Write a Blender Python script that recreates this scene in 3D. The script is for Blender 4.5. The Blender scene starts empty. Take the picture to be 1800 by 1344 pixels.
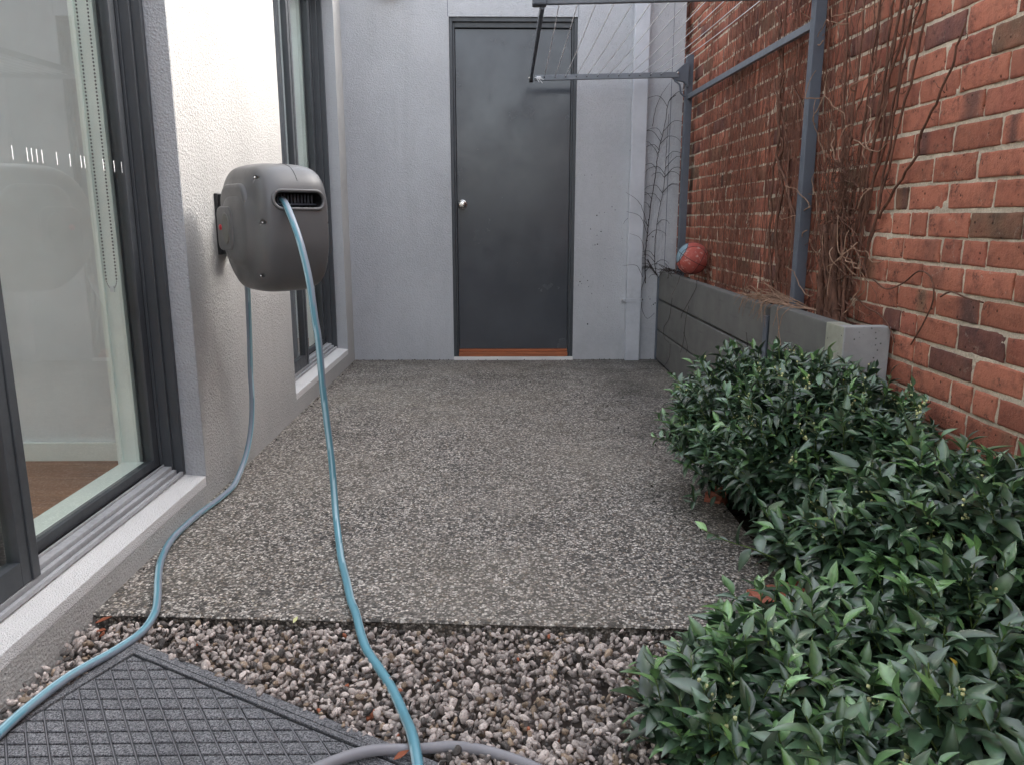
import bpy, bmesh, math, random
import numpy as np
from mathutils import Vector, Matrix
random.seed(7); rng = np.random.default_rng(11)
S = bpy.context.scene; COL = S.collection
rad = math.radians

# ---------------------------------------------------------------- camera
cam_d = bpy.data.cameras.new("camera"); cam = bpy.data.objects.new("camera", cam_d); COL.objects.link(cam)
cam_d.sensor_width = 36.0; cam_d.lens = 27.0; cam_d.clip_start = 0.05; cam_d.clip_end = 500
cam.location = (0, 0, 1.0)
cam.rotation_euler = (rad(78.0), 0, -math.atan(20/1350*math.cos(rad(12))))
S.camera = cam
# ---------------------------------------------------------------- sky and sun (bright overcast)
SUN_DIR = Vector((-1.0, -0.42, -0.74)).normalized()      # travel of the light
w = bpy.data.worlds.new("World"); S.world = w; w.use_nodes = True
wn, wl = w.node_tree.nodes, w.node_tree.links
sky = wn.new('ShaderNodeTexSky'); sky.sky_type = 'NISHITA'; sky.sun_disc = False
sky.sun_elevation = math.asin(-SUN_DIR.z); sky.sun_rotation = math.atan2(-SUN_DIR.x, -SUN_DIR.y)
sky.air_density = 1.0; sky.dust_density = 3.5; sky.ozone_density = 0.7
hs = wn.new('ShaderNodeHueSaturation'); hs.inputs['Saturation'].default_value = 0.36
wl.new(sky.outputs[0], hs.inputs['Color']); wl.new(hs.outputs[0], wn['Background'].inputs[0])
wn['Background'].inputs[1].default_value = 0.15
sd = bpy.data.lights.new("sun", 'SUN'); sun = bpy.data.objects.new("sun", sd); COL.objects.link(sun)
sd.energy = 0.5; sd.angle = rad(20); sd.color = (1.0, 0.96, 0.91)
sun.rotation_euler = SUN_DIR.to_track_quat('-Z', 'Y').to_euler()
S.view_settings.view_transform = 'Standard'; S.view_settings.look = 'None'
S.view_settings.exposure = 2.55; S.view_settings.gamma = 1.0
S.cycles.max_bounces = 10; S.cycles.diffuse_bounces = 5; S.cycles.transparent_max_bounces = 16
S.cycles.use_denoising = True

# ---------------------------------------------------------------- materials
class NT:
    def __init__(s, name, rough=0.8, spec=0.3):
        s.m = bpy.data.materials.new(name); s.m.use_nodes = True
        s.n = s.m.node_tree.nodes; s.l = s.m.node_tree.links
        s.b = s.n['Principled BSDF']; s.b.inputs['Roughness'].default_value = rough
        s.b.inputs['Specular IOR Level'].default_value = spec
        s.tc = s.n.new('ShaderNodeTexCoord')
    def link(s, a, b): s.l.new(a, b)
    def mapping(s, scale=(1,1,1)):
        m = s.n.new('ShaderNodeMapping'); m.inputs['Scale'].default_value = scale
        s.link(s.tc.outputs['Object'], m.inputs[0]); return m.outputs[0]
    def noise(s, scale, detail=4, rough=.55, vec=None, dist=0):
        n = s.n.new('ShaderNodeTexNoise'); n.inputs['Scale'].default_value = scale
        n.inputs['Detail'].default_value = detail; n.inputs['Roughness'].default_value = rough
        n.inputs['Distortion'].default_value = dist
        s.link(vec if vec else s.tc.outputs['Object'], n.inputs['Vector']); return n.outputs['Fac']
    def vor(s, scale, feat='F1', vec=None, rnd=1.0):
        n = s.n.new('ShaderNodeTexVoronoi'); n.feature = feat; n.inputs['Scale'].default_value = scale
        n.inputs['Randomness'].default_value = rnd
        s.link(vec if vec else s.tc.outputs['Object'], n.inputs['Vector']); return n
    def ramp(s, fac, stops, interp='LINEAR'):
        r = s.n.new('ShaderNodeValToRGB'); r.color_ramp.interpolation = interp
        e = r.color_ramp.elements
        while len(e) < len(stops): e.new(0.5)
        for i, (p, c) in enumerate(stops):
            e[i].position = p; e[i].color = (c if len(c) == 4 else (*c, 1)) if isinstance(c, tuple) else (c, c, c, 1)
        s.link(fac, r.inputs[0]); return r.outputs[0]
    def mix(s, a, b, fac, mode='MIX'):
        m = s.n.new('ShaderNodeMix'); m.data_type = 'RGBA'; m.blend_type = mode
        for k, v in ((6, a), (7, b), (0, fac)):
            if isinstance(v, tuple): m.inputs[k].default_value = (*v, 1) if len(v) == 3 else v
            elif isinstance(v, (int, float)): m.inputs[k].default_value = v
            else: s.link(v, m.inputs[k])
        return m.outputs[2]
    def math(s, op, a, b=0.0):
        m = s.n.new('ShaderNodeMath'); m.operation = op
        for k, v in ((0, a), (1, b)):
            if isinstance(v, (int, float)): m.inputs[k].default_value = v
            else: s.link(v, m.inputs[k])
        return m.outputs[0]
    def attr(s, name='col'):
        a = s.n.new('ShaderNodeAttribute'); a.attribute_name = name; return a.outputs['Color']
    def color(s, c):
        if isinstance(c, tuple): s.b.inputs['Base Color'].default_value = (*c, 1)
        else: s.link(c, s.b.inputs['Base Color'])
    def rough(s, r): s.link(r, s.b.inputs['Roughness'])
    def bump(s, h, strength=.5, dist=.002, prev=None):
        b = s.n.new('ShaderNodeBump'); b.inputs['Strength'].default_value = strength
        b.inputs['Distance'].default_value = dist; s.link(h, b.inputs['Height'])
        if prev: s.link(prev, b.inputs['Normal'])
        s.link(b.outputs[0], s.b.inputs['Normal']); return b.outputs[0]

def m_stucco(name, base, var=.06, bscale=330, dirt=(.30,.29,.27)):
    t = NT(name, .92, .15)
    n1 = t.noise(1.7, 5, .6); n2 = t.noise(bscale, 3, .6); n3 = t.noise(26, 6, .7)
    streak = t.noise(3.0, 6, .65, t.mapping((2.5, 2.5, .35)))
    c = t.mix(base, tuple(x*(1-var*2.2) for x in base), t.ramp(n1, [(.38, 0), (.68, 1)]))
    c = t.mix(c, tuple(min(1, x*(1+var)) for x in base), t.math('MULTIPLY', t.ramp(n3, [(.45, 0), (.75, 1)]), .5))
    c = t.mix(c, dirt, t.math('MULTIPLY', t.ramp(streak, [(.52, 0), (.8, 1)]), .22))
    c = t.mix(c, tuple(x*.72 for x in base), t.math('MULTIPLY', t.ramp(n2, [(.30, 1), (.48, 0)]), .35))
    t.color(c)
    v = t.vor(bscale*.55)
    p = t.bump(t.math('ADD', n2, t.math('MULTIPLY', v.outputs['Distance'], .6)), 1.0, .0048)
    t.bump(n3, .35, .004, p)
    return t.m
M = {}
M['stucco_cream'] = m_stucco('cream_render', (.49, .48, .46), .07, 190)
M['stucco_grey'] = m_stucco('blue_grey_render', (.50, .51, .53), .07, 200, (.26, .26, .26))
M['stucco_reveal'] = m_stucco('reveal_render', (.44, .45, .465), .05, 200)
M['sill'] = m_stucco('white_sill_paint', (.84, .83, .81), .03, 420, (.5,.49,.46))

def m_paint(name, c, rough=.45, spec=.5, grime=.25, scale=30, metallic=0):
    t = NT(name, rough, spec); t.b.inputs['Metallic'].default_value = metallic
    n = t.noise(scale, 6, .65); n2 = t.noise(3, 3)
    cc = t.mix(c, tuple(x*(1-grime)+.03*grime for x in c), t.ramp(n, [(.4, 0), (.75, 1)]))
    cc = t.mix(cc, tuple(min(1, x*1.18+.004) for x in c), t.ramp(n2, [(.35, 0), (.75, 1)]))
    t.color(cc); t.rough(t.ramp(n, [(.3, max(0,rough-.08)), (.8, min(1, rough+.15))]))
    t.bump(t.noise(scale*6, 3), .12, .001)
    return t.m
M['alu'] = m_paint('charcoal_aluminium', (.045, .050, .056), .42, .5, .3)
M['alu_track'] = m_paint('worn_track_aluminium', (.36, .365, .375), .5, .5, .35, 60)
M['gap'] = m_paint('black_gap_rubber', (.012, .012, .013), .8, .2)
M['post'] = m_paint('slate_steel', (.085, .098, .12), .42, .5, .25)
M['arm'] = m_paint('grey_steel_arm', (.14, .155, .175), .45, .5, .25)
M['door'] = m_paint('charcoal_door_paint', (.046, .051, .060), .20, .55, .10, 5)
M['pipe'] = m_paint('downpipe_paint', (.46, .475, .505), .55, .3, .15)
M['chrome'] = m_paint('brushed_steel', (.72, .70, .66), .22, .5, .2, 40, 1.0)
M['casing'] = m_paint('casing_plastic', (.098, .098, .099), .38, .45, .14, 14)
M['casing2'] = m_paint('hub_plastic', (.135, .132, .118), .55, .35, .12, 20)
M['black'] = m_paint('black_plastic', (.012, .012, .013), .5, .4)
M['red'] = m_paint('red_plastic', (.45, .02, .03), .4)
M['white'] = m_paint('white_timber_paint', (.80, .83, .79), .4, .4, .06)
M['plaster'] = m_paint('interior_plaster', (.70, .72, .735), .9, .2, .04)
M['line'] = m_paint('line_cord', (.72, .73, .74), .5, .4)
M['jute'] = m_paint('chain_bead', (.09, .09, .085), .5, .4)
M['decal'] = m_paint('white_decal', (.85, .86, .85), .6, .2, .03)
M['terra'] = m_paint('terracotta', (.42, .15, .10), .9, .15, .4, 60)
M['deadleaf'] = m_paint('dead_leaf', (.26, .085, .045), .8, .2, .4, 60)
M['greyhose'] = m_paint('grey_hose_vinyl', (.24, .235, .25), .42, .45, .12)

def m_sleeper():
    t = NT('grey_sleeper_paint', .8, .25)
    n = t.noise(9, 6, .65); n2 = t.noise(60, 4); s = t.noise(5, 6, .6, t.mapping((1, .5, 9)))
    c = t.mix((.150, .148, .138), (.115, .113, .107), t.ramp(n, [(.35, 0), (.7, 1)]))
    c = t.mix(c, (.05, .045, .04), t.math('MULTIPLY', t.ramp(s, [(.60, 0), (.75, 1)]), .5))
    c = t.mix(c, (.2, .195, .18), t.math('MULTIPLY', t.ramp(n2, [(.66, 0), (.78, 1)]), .35))
    t.color(c); t.bump(s, .12, .001); return t.m
M['sleeper'] = m_sleeper()
def m_conc(name, a, b, spot=(.06,.06,.055)):
    t = NT(name, .9, .2)
    n = t.noise(7, 7, .65); v = t.vor(55); n2 = t.noise(220, 3)
    c = t.mix(a, b, t.ramp(n, [(.35, 0), (.7, 1)]))
    c = t.mix(c, spot, t.math('MULTIPLY', t.ramp(v.outputs['Distance'], [(.10, 1), (.2, 0)]), t.ramp(t.noise(18, 2), [(.5, 0), (.6, 1)])))
    t.color(c); p = t.bump(n2, .3, .001); t.bump(n, .3, .004, p); return t.m
M['conc'] = m_conc('weathered_concrete', (.36, .362, .36), (.25, .25, .24))
M['conc_lichen'] = m_conc('lichen_concrete', (.36, .36, .30), (.24, .24, .19))

def m_aggregate():
    t = NT('exposed_aggregate', .75, .3)
    g = t.noise(.9, 4, .6); g2 = t.noise(3.2, 6, .7); g3 = t.noise(14, 5, .7)
    v1 = t.vor(145); v2 = t.vor(110); v3 = t.vor(52)
    rnd = lambda v: t.math('FRACT', t.math('MULTIPLY', v.outputs['Color'], 1.0))
    sep = t.n.new('ShaderNodeSeparateColor'); t.link(v1.outputs['Color'], sep.inputs[0])
    sep2 = t.n.new('ShaderNodeSeparateColor'); t.link(v2.outputs['Color'], sep2.inputs[0])
    sep3 = t.n.new('ShaderNodeSeparateColor'); t.link(v3.outputs['Color'], sep3.inputs[0])
    stone = t.ramp(sep.outputs[0], [(0, (.025, .024, .023)), (.30, (.08, .075, .069)), (.45, (.27, .24, .21)), (.72, (.46, .415, .365)), (1, (.87, .81, .73))])
    tint = t.mix(stone, (.26, .19, .13), t.math('MULTIPLY', t.ramp(sep.outputs[1], [(.8, 0), (.9, 1)]), .6))
    big = t.ramp(sep2.outputs[0], [(0, (.04, .037, .035)), (.5, (.15, .135, .12)), (1, (.66, .62, .56))])
    c = t.mix(tint, big, t.ramp(sep2.outputs[1], [(.72, 0), (.74, 1)]))
    # rare dark and pale pebbles
    c = t.mix(c, (.02, .02, .02), t.math('MULTIPLY', t.ramp(sep3.outputs[1], [(.90, 0), (.91, 1)]), t.ramp(v3.outputs['Distance'], [(.28, 1), (.36, 0)])))
    c = t.mix(c, (.62, .55, .44), t.math('MULTIPLY', t.ramp(sep3.outputs[2], [(.965, 0), (.97, 1)]), t.ramp(v3.outputs['Distance'], [(.22, 1), (.3, 0)])))
    gap = t.ramp(v1.outputs['Distance'], [(.40, 0), (.68, 1)])
    c = t.mix(c, (.045, .041, .036), t.math('MULTIPLY', gap, .75))
    # weathering film: paler worn zones, dark mossy stains
    c = t.mix(c, (.028, .029, .022), t.math('MULTIPLY', t.ramp(g2, [(.50, 0), (.72, 1)]), .32))
    c = t.mix(c, (.36, .315, .25), t.math('MULTIPLY', t.ramp(g, [(.40, 0), (.70, 1)]), .32))
    c = t.mix(c, (.13, .115, .08), t.math('MULTIPLY', t.ramp(g3, [(.55, 0), (.8, 1)]), .25))
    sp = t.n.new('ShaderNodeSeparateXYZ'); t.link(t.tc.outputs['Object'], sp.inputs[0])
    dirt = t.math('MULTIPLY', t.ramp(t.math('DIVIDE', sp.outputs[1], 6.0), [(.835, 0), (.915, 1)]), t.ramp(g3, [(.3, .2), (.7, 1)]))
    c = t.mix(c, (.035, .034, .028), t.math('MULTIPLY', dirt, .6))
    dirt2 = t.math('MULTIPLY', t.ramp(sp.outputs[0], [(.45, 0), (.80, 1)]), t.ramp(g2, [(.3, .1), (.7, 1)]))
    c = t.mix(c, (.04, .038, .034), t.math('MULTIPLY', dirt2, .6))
    t.color(c); t.rough(t.ramp(g2, [(.4, .45), (.7, .75)]))
    h = t.math('SUBTRACT', 1.0, v1.outputs['Distance'])
    p = t.bump(h, .8, .003); t.bump(t.noise(300, 2), .3, .001, p)
    return t.m
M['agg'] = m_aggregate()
def m_gravel():
    t = NT('gravel_stone', .85, .25)
    n = t.noise(230, 4, .75); n2 = t.noise(60, 3)
    c = t.mix(t.attr(), (.02, .018, .017), t.math('MULTIPLY', t.ramp(n, [(.34, 1), (.48, 0)]), .65))
    c = t.mix(c, (.66, .62, .59), t.math('MULTIPLY', t.ramp(n, [(.58, 0), (.70, 1)]), .5))
    t.color(c); t.bump(n, .6, .002); return t.m
M['gravel'] = m_gravel()
def m_soil():
    t = NT('dark_soil', .95, .1)
    n = t.noise(40, 8, .75); v = t.vor(90)
    t.color(t.mix((.014, .011, .009), (.06, .043, .030), t.ramp(n, [(.4, 0), (.75, 1)])))
    p = t.bump(n, .8, .02); t.bump(v.outputs['Distance'], .6, .006, p); return t.m
M['soil'] = m_soil()
M['fines'] = m_paint('gravel_fines', (.12, .10, .085), .95, .1, .6, 120)
def m_brick():
    t = NT('old_red_brick', .9, .15)
    n = t.noise(19, 7, .7); f = t.noise(160, 4, .7); v = t.vor(48); s = t.noise(6, 4, .6)
    c = t.attr()
    c = t.mix(c, (.055, .032, .030), t.math('MULTIPLY', t.ramp(n, [(.48, 0), (.70, 1)]), .65))
    c = t.mix(c, (.46, .19, .12), t.math('MULTIPLY', t.ramp(s, [(.42, 0), (.68, 1)]), .40))
    pit = t.math('MULTIPLY', t.ramp(v.outputs['Distance'], [(.12, 1), (.24, 0)]), t.ramp(t.noise(33, 3), [(.5, 0), (.6, 1)]))
    c = t.mix(c, (.035, .018, .015), t.math('MULTIPLY', pit, .85))
    c = t.mix(c, (.50, .38, .28), t.math('MULTIPLY', t.ramp(f, [(.64, 0), (.76, 1)]), .35))
    crust = t.math('MULTIPLY', t.ramp(t.noise(11, 5, .7), [(.55, 0), (.63, 1)]), t.ramp(t.noise(75, 4, .8), [(.45, 0), (.58, 1)]))
    c = t.mix(c, (.05, .036, .032), t.math('MULTIPLY', crust, .75))
    smear = t.math('MULTIPLY', t.ramp(t.noise(13, 4, .6, None, 1.5), [(.62, 0), (.70, 1)]), t.ramp(f, [(.45, 0), (.6, 1)]))
    c = t.mix(c, (.50, .42, .33), t.math('MULTIPLY', smear, .45))
    t.color(c)
    p = t.bump(f, .8, .004); p = t.bump(n, .9, .010, p); t.bump(t.math('SUBTRACT', 1.0, pit), .7, .004, p)
    return t.m
M['brick'] = m_brick()
def m_mortar():
    t = NT('lime_mortar', .95, .1)
    n = t.noise(120, 5, .75); s = t.noise(5, 5, .6)
    c = t.mix((.70, .61, .48), (.46, .385, .29), t.ramp(n, [(.4, 0), (.7, 1)]))
    c = t.mix(c, (.17, .14, .10), t.math('MULTIPLY', t.ramp(s, [(.50, 0), (.75, 1)]), .45))
    t.color(c); t.bump(n, 1.0, .006); return t.m
M['mortar'] = m_mortar()
def m_bark(name, a, b):
    t = NT(name, .9, .15)
    n = t.noise(60, 5, .7, t.mapping((1, 1, .3)))
    t.color(t.mix(a, b, t.ramp(n, [(.35, 0), (.7, 1)]))); t.bump(n, .6, .003); return t.m
M['bark'] = m_bark('vine_bark', (.185, .095, .066), (.065, .036, .027))
M['bark_pale'] = m_bark('dry_pale_stem', (.36, .235, .165), (.22, .135, .09))
M['bark_red'] = m_bark('reddish_dry_twig', (.25, .125, .088), (.13, .06, .045))
M['bark_dark'] = m_bark('dark_bare_twig', (.035, .028, .026), (.06, .045, .04))
M['stem_green'] = m_bark('green_stem', (.12, .18, .05), (.07, .10, .035))
def m_leaf():
    t = NT('glossy_leaf', .36, 1.0)
    n = t.noise(90, 3)
    c = t.mix(t.attr(), (.012, .028, .016), t.math('MULTIPLY', t.ramp(n, [(.45, 0), (.75, 1)]), .3))
    t.color(c); t.bump(t.noise(160, 2), .15, .001)
    t.b.inputs['Subsurface Weight'].default_value = 0.0
    return t.m
M['leaf'] = m_leaf()
def m_bud():
    t = NT('flower_bud', .6, .3); t.color(t.mix((.55, .58, .22), (.68, .66, .40), t.noise(40, 2))); return t.m
M['bud'] = m_bud()
def m_glass():
    m = bpy.data.materials.new('window_glass'); m.use_nodes = True
    n, l = m.node_tree.nodes, m.node_tree.links
    n.remove(n['Principled BSDF'])
    tr = n.new('ShaderNodeBsdfTransparent'); tr.inputs[0].default_value = (.90, .94, .92, 1)
    gl = n.new('ShaderNodeBsdfGlossy'); gl.inputs['Roughness'].default_value = 0.01; gl.inputs[0].default_value = (1, 1, 1, 1)
    fr = n.new('ShaderNodeFresnel'); fr.inputs[0].default_value = 1.9
    mx = n.new('ShaderNodeMixShader'); ge = n.new('ShaderNodeNewGeometry'); m1 = n.new('ShaderNodeMath'); m1.operation = 'SUBTRACT'; m1.inputs[0].default_value = 1.0
    m2 = n.new('ShaderNodeMath'); m2.operation = 'MULTIPLY'
    l.new(ge.outputs['Backfacing'], m1.inputs[1]); l.new(m1.outputs[0], m2.inputs[0]); l.new(fr.outputs[0], m2.inputs[1])
    l.new(m2.outputs[0], mx.inputs[0]); l.new(tr.outputs[0], mx.inputs[1]); l.new(gl.outputs[0], mx.inputs[2])
    l.new(mx.outputs[0], n['Material Output'].inputs[0]); return m
M['glass'] = m_glass()
def m_floorboards():
    t = NT('timber_floor', .45, .35)
    n = t.noise(7, 6, .65, t.mapping((1, 14, 1))); br = t.noise(3, 2, .5, t.mapping((.4, 7, 1)))
    c = t.mix((.34, .15, .075), (.20, .085, .042), t.ramp(n, [(.35, 0), (.7, 1)]))
    c = t.mix(c, (.42, .22, .12), t.math('MULTIPLY', t.ramp(br, [(.45, 0), (.55, 1)]), .35)); t.color(c); return t.m
M['boards'] = m_floorboards()
def m_thresh():
    t = NT('stained_timber', .5, .35)
    n = t.noise(8, 5, .6, t.mapping((.6, 10, 10)))
    t.color(t.mix((.40, .13, .055), (.22, .07, .03), t.ramp(n, [(.35, 0), (.7, 1)]))); return t.m
M['thresh'] = m_thresh()
def m_mat():
    t = NT('grey_mat_pile', .9, .2)
    n = t.noise(270, 3, .85); s = t.noise(6, 4)
    c = t.mix((.045, .047, .052), (.36, .36, .37), t.ramp(n, [(.40, 0), (.66, 1)]))
    c = t.mix(c, (.05, .05, .055), t.math('MULTIPLY', t.ramp(s, [(.45, 0), (.7, 1)]), .4))
    t.color(c); t.bump(n, .8, .002); return t.m
M['matpad'] = m_mat()
M['rib'] = m_paint('mat_rib', (.17, .17, .18), .7, .3, .3, 120)
M['rubber'] = m_paint('mat_rubber', (.030, .031, .034), .7, .3, .2, 80)
def m_hose():
    t = NT('teal_hose_vinyl', .33, .5)
    t.color(t.attr()); t.bump(t.noise(260, 2), .12, .001); return t.m
M['hose'] = m_hose()
def m_ball():
    t = NT('worn_basketball', .7, .3)
    n = t.noise(48, 4, .7); s = t.noise(9, 4)
    c = t.mix(t.attr(), (.60, .38, .33), t.math('MULTIPLY', t.ramp(n, [(.52, 0), (.62, 1)]), t.ramp(s, [(.42, 0), (.6, 1)])))
    t.color(c); t.bump(t.vor(260).outputs['Distance'], .5, .001); return t.m
M['ball'] = m_ball()

# ---------------------------------------------------------------- mesh helpers
class MB:
    def __init__(s): s.v = []; s.f = []; s.c = []; s.n = 0
    def add(s, v, f, col=None):
        v = np.asarray(v, float).reshape(-1, 3); s.v.append(v)
        s.f.extend([tuple(int(i)+s.n for i in q) for q in f])
        c = np.ones((len(v), 4)) if col is None else np.asarray(col, float)
        if c.ndim == 1: c = np.tile(np.append(c[:3], 1), (len(v), 1))
        elif c.shape[1] == 3: c = np.hstack([c, np.ones((len(c), 1))])
        s.c.append(c); s.n += len(v)
    def box(s, x0, x1, y0, y1, z0, z1, col=None):
        v = [(x, y, z) for z in (z0, z1) for y in (y0, y1) for x in (x0, x1)]
        s.add(v, [(0,2,3,1), (4,5,7,6), (0,1,5,4), (2,6,7,3), (0,4,6,2), (1,3,7,5)], col)
    def tube(s, pts, r, sides=8, col=None, cap=True, colf=None):
        P = np.asarray(pts, float); n = len(P)
        r = np.full(n, float(r)) if np.isscalar(r) else np.asarray(r, float)
        T = np.gradient(P, axis=0); T /= np.linalg.norm(T, axis=1)[:, None]+1e-12
        u = np.cross(T[0], (0, 0, 1.)); 
        if np.linalg.norm(u) < 1e-3: u = np.cross(T[0], (0, 1., 0))
        u /= np.linalg.norm(u); V = []
        ang = np.arange(sides)*2*math.pi/sides
        cols = []
        for i in range(n):
            u = u-T[i]*np.dot(u, T[i]); u /= np.linalg.norm(u)+1e-12; w_ = np.cross(T[i], u)
            V.append(P[i]+r[i]*(np.cos(ang)[:, None]*u+np.sin(ang)[:, None]*w_))
            if colf is not None: cols.append([colf(a, i) for a in range(sides)])
        V = np.concatenate(V); F = []
        for i in range(n-1):
            for k in range(sides):
                k2 = (k+1) % sides
                F.append((i*sides+k, i*sides+k2, (i+1)*sides+k2, (i+1)*sides+k))
        if cap: F.append(tuple(range(sides-1, -1, -1))); F.append(tuple((n-1)*sides+k for k in range(sides)))
        s.add(V, F, np.array(cols).reshape(-1, 3) if colf is not None else col)
    def grid(s, G, col=None, close_u=False):
        a, b, _ = G.shape; F = []
        for i in range(a-1):
            for j in range(b-1 if not close_u else b):
                j2 = (j+1) % b
                F.append((i*b+j, i*b+j2, (i+1)*b+j2, (i+1)*b+j))
        s.add(G.reshape(-1, 3), F, col)
    def build(s, name, mat, parent=None, smooth=False, bevel=0, seg=2):
        me = bpy.data.meshes.new(name); V = np.concatenate(s.v)
        off = np.zeros(3)
        p = parent
        while p is not None: off += np.array(p.location); p = p.parent
        me.from_pydata((V-off).tolist(), [], s.f); me.update()
        ca = me.color_attributes.new('col', 'FLOAT_COLOR', 'POINT')
        ca.data.foreach_set('color', np.concatenate(s.c).astype(np.float32).ravel())
        me.materials.append(mat)
        if smooth: me.polygons.foreach_set('use_smooth', [True]*len(me.polygons))
        o = bpy.data.objects.new(name, me); COL.objects.link(o)
        if parent is not None: o.parent = parent
        if bevel:
            bm = bmesh.new(); bm.from_mesh(me)
            bmesh.ops.bevel(bm, geom=bm.edges[:], offset=bevel, segments=seg, affect='EDGES', profile=.6, clamp_overlap=True)
            bm.to_mesh(me); bm.free(); me.update()
        return o
def thing(name, loc, label, cat, group=None):
    o = bpy.data.objects.new(name, None); COL.objects.link(o); o.location = loc
    o.empty_display_size = .1; o['label'] = label; o['category'] = cat
    if group: o['group'] = group
    return o
def tag(o, label, cat, group=None, kind=None):
    if kind: o['kind'] = kind
    o['label'] = label; o['category'] = cat
    if group: o['group'] = group
    return o
def bx(name, mat, parent, *d, bevel=0, smooth=False):
    b = MB()
    for q in (d if isinstance(d[0], (tuple, list)) else [d]): b.box(*q)
    return b.build(name, mat, parent, bevel=bevel, smooth=smooth)
def smooth_path(P, step=.02):
    P = np.asarray(P, float); out = []
    Q = np.vstack([2*P[0]-P[1], P, 2*P[-1]-P[-2]])
    for i in range(1, len(Q)-2):
        n = max(2, int(np.linalg.norm(Q[i+1]-Q[i])/step))
        for k in range(n):
            t = k/n
            out.append(.5*((2*Q[i])+(-Q[i-1]+Q[i+1])*t+(2*Q[i-1]-5*Q[i]+4*Q[i+1]-Q[i+2])*t*t+(-Q[i-1]+3*Q[i]-3*Q[i+1]+Q[i+2])*t**3))
    out.append(Q[-2]); return np.array(out)
def snoise(p, f=1.0, seed=0):     # cheap smooth pseudo-noise, any shape (...,3)
    p = np.asarray(p)*f
    r = np.random.default_rng(abs(int(seed))); o = 0
    for k in range(5):
        d = r.normal(size=3); ph = r.uniform(0, 6.28); s_ = 1+.5*k
        o = o+np.sin((p*d).sum(-1)*s_+ph)/(1+.35*k)
    return o/2.6

W = -1.06          # outer face of the rendered house wall
BX = 1.29          # face of the brick wall
YB = 5.5           # face of the back wall

# ---------------------------------------------------------------- ground
g = bx('ground', M['soil'], None, -60, 60, -60, 90, -.30, -.12); g['kind'] = 'structure'
b = MB()
# patio slab with a slightly skewed front edge and a small trowelled lip
x0, x1 = W, .80
yf = lambda x: 1.835-(x+1.02)*.0605
for (za, zb, ins) in ((-.11, -.012, .012), ):
    b.add([(x0, yf(x0)+ins, za), (x1, yf(x1)+ins, za), (x1, YB+.02, za), (x0, YB+.02, za), (x0, yf(x0)+ins, zb), (x1, yf(x1)+ins, zb), (x1, YB+.02, zb), (x0, YB+.02, zb)],
          [(0,3,2,1), (0,1,5,4), (1,2,6,5), (3,0,4,7)])
nx = 60
top = []
for j, (dy, z) in enumerate([(.012, -.012), (.004, -.009), (0, -.003), (.006, .0015), (.016, .003), (.028, .0005), (.05, 0), (3.8, 0)]):
    row = []
    for i in range(nx+1):
        x = x0+(x1-x0)*i/nx
        jit = .0025*math.sin(i*1.7+j)*math.sin(i*.43) if j < 6 else 0
        row.append((x, yf(x)+dy+jit if j < 7 else YB+.02, z))
    top.append(row)
b.grid(np.array(top))
# the strip of slab running beside the planter
b.box(.8, 1.123, 2.9, YB+.02, -.11, 0)
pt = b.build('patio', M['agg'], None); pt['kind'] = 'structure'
gb = MB(); xs = np.linspace(.72, 1.29, 24); ys = np.linspace(-3, 2.9, 160)
G = np.array([[(x, y, -.03+.015*snoise((x, y, 0), 9, 3)) for x in xs] for y in ys]); gb.grid(G)
s_ = gb.build('garden_bed', M['soil'], None, smooth=True); s_['kind'] = 'structure'

# ---------------------------------------------------------------- gravel (one mass of countless stones)
mat_o = np.array([-.892, 1.716]); md2 = np.array([.869, -.494]); md1 = np.array([-.40, -.917])
Minv = np.linalg.inv(np.array([md2, md1]).T)
def make_rocks():
    T = []
    for k in range(14):
        bm = bmesh.new(); bmesh.ops.create_icosphere(bm, subdivisions=2, radius=1)
        v = np.array([q.co[:] for q in bm.verts]); f = [tuple(x.index for x in q.verts) for q in bm.faces]; bm.free()
        r = 1+.16*snoise(v, 1.7, k)+.05*snoise(v, 4, k+50)
        for _ in range(13):                       # chop facets
            d = rng.normal(size=3); d /= np.linalg.norm(d); h = rng.uniform(.58, .82)
            pr = (v*r[:, None])@d; m_ = pr > h
            v2 = v*r[:, None]; v2[m_] -= ((pr[m_]-h)*.85)[:, None]*d; r = np.linalg.norm(v2, axis=1); v = v2/r[:, None]
        T.append((v*r[:, None]*np.array([1.15, rng.uniform(.6, .9), rng.uniform(.45, .75)]), np.array(f)))
    return T
def rot_rand(n):
    q = rng.normal(size=(n, 4)); q /= np.linalg.norm(q, axis=1)[:, None]
    a, b_, c, d = q.T
    return np.array([[1-2*(c*c+d*d), 2*(b_*c-a*d), 2*(b_*d+a*c)], [2*(b_*c+a*d), 1-2*(b_*b_+d*d), 2*(c*d-a*b_)], [2*(b_*d-a*c), 2*(c*d+a*b_), 1-2*(b_*b_+c*c)]]).transpose(2, 0, 1)
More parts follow.
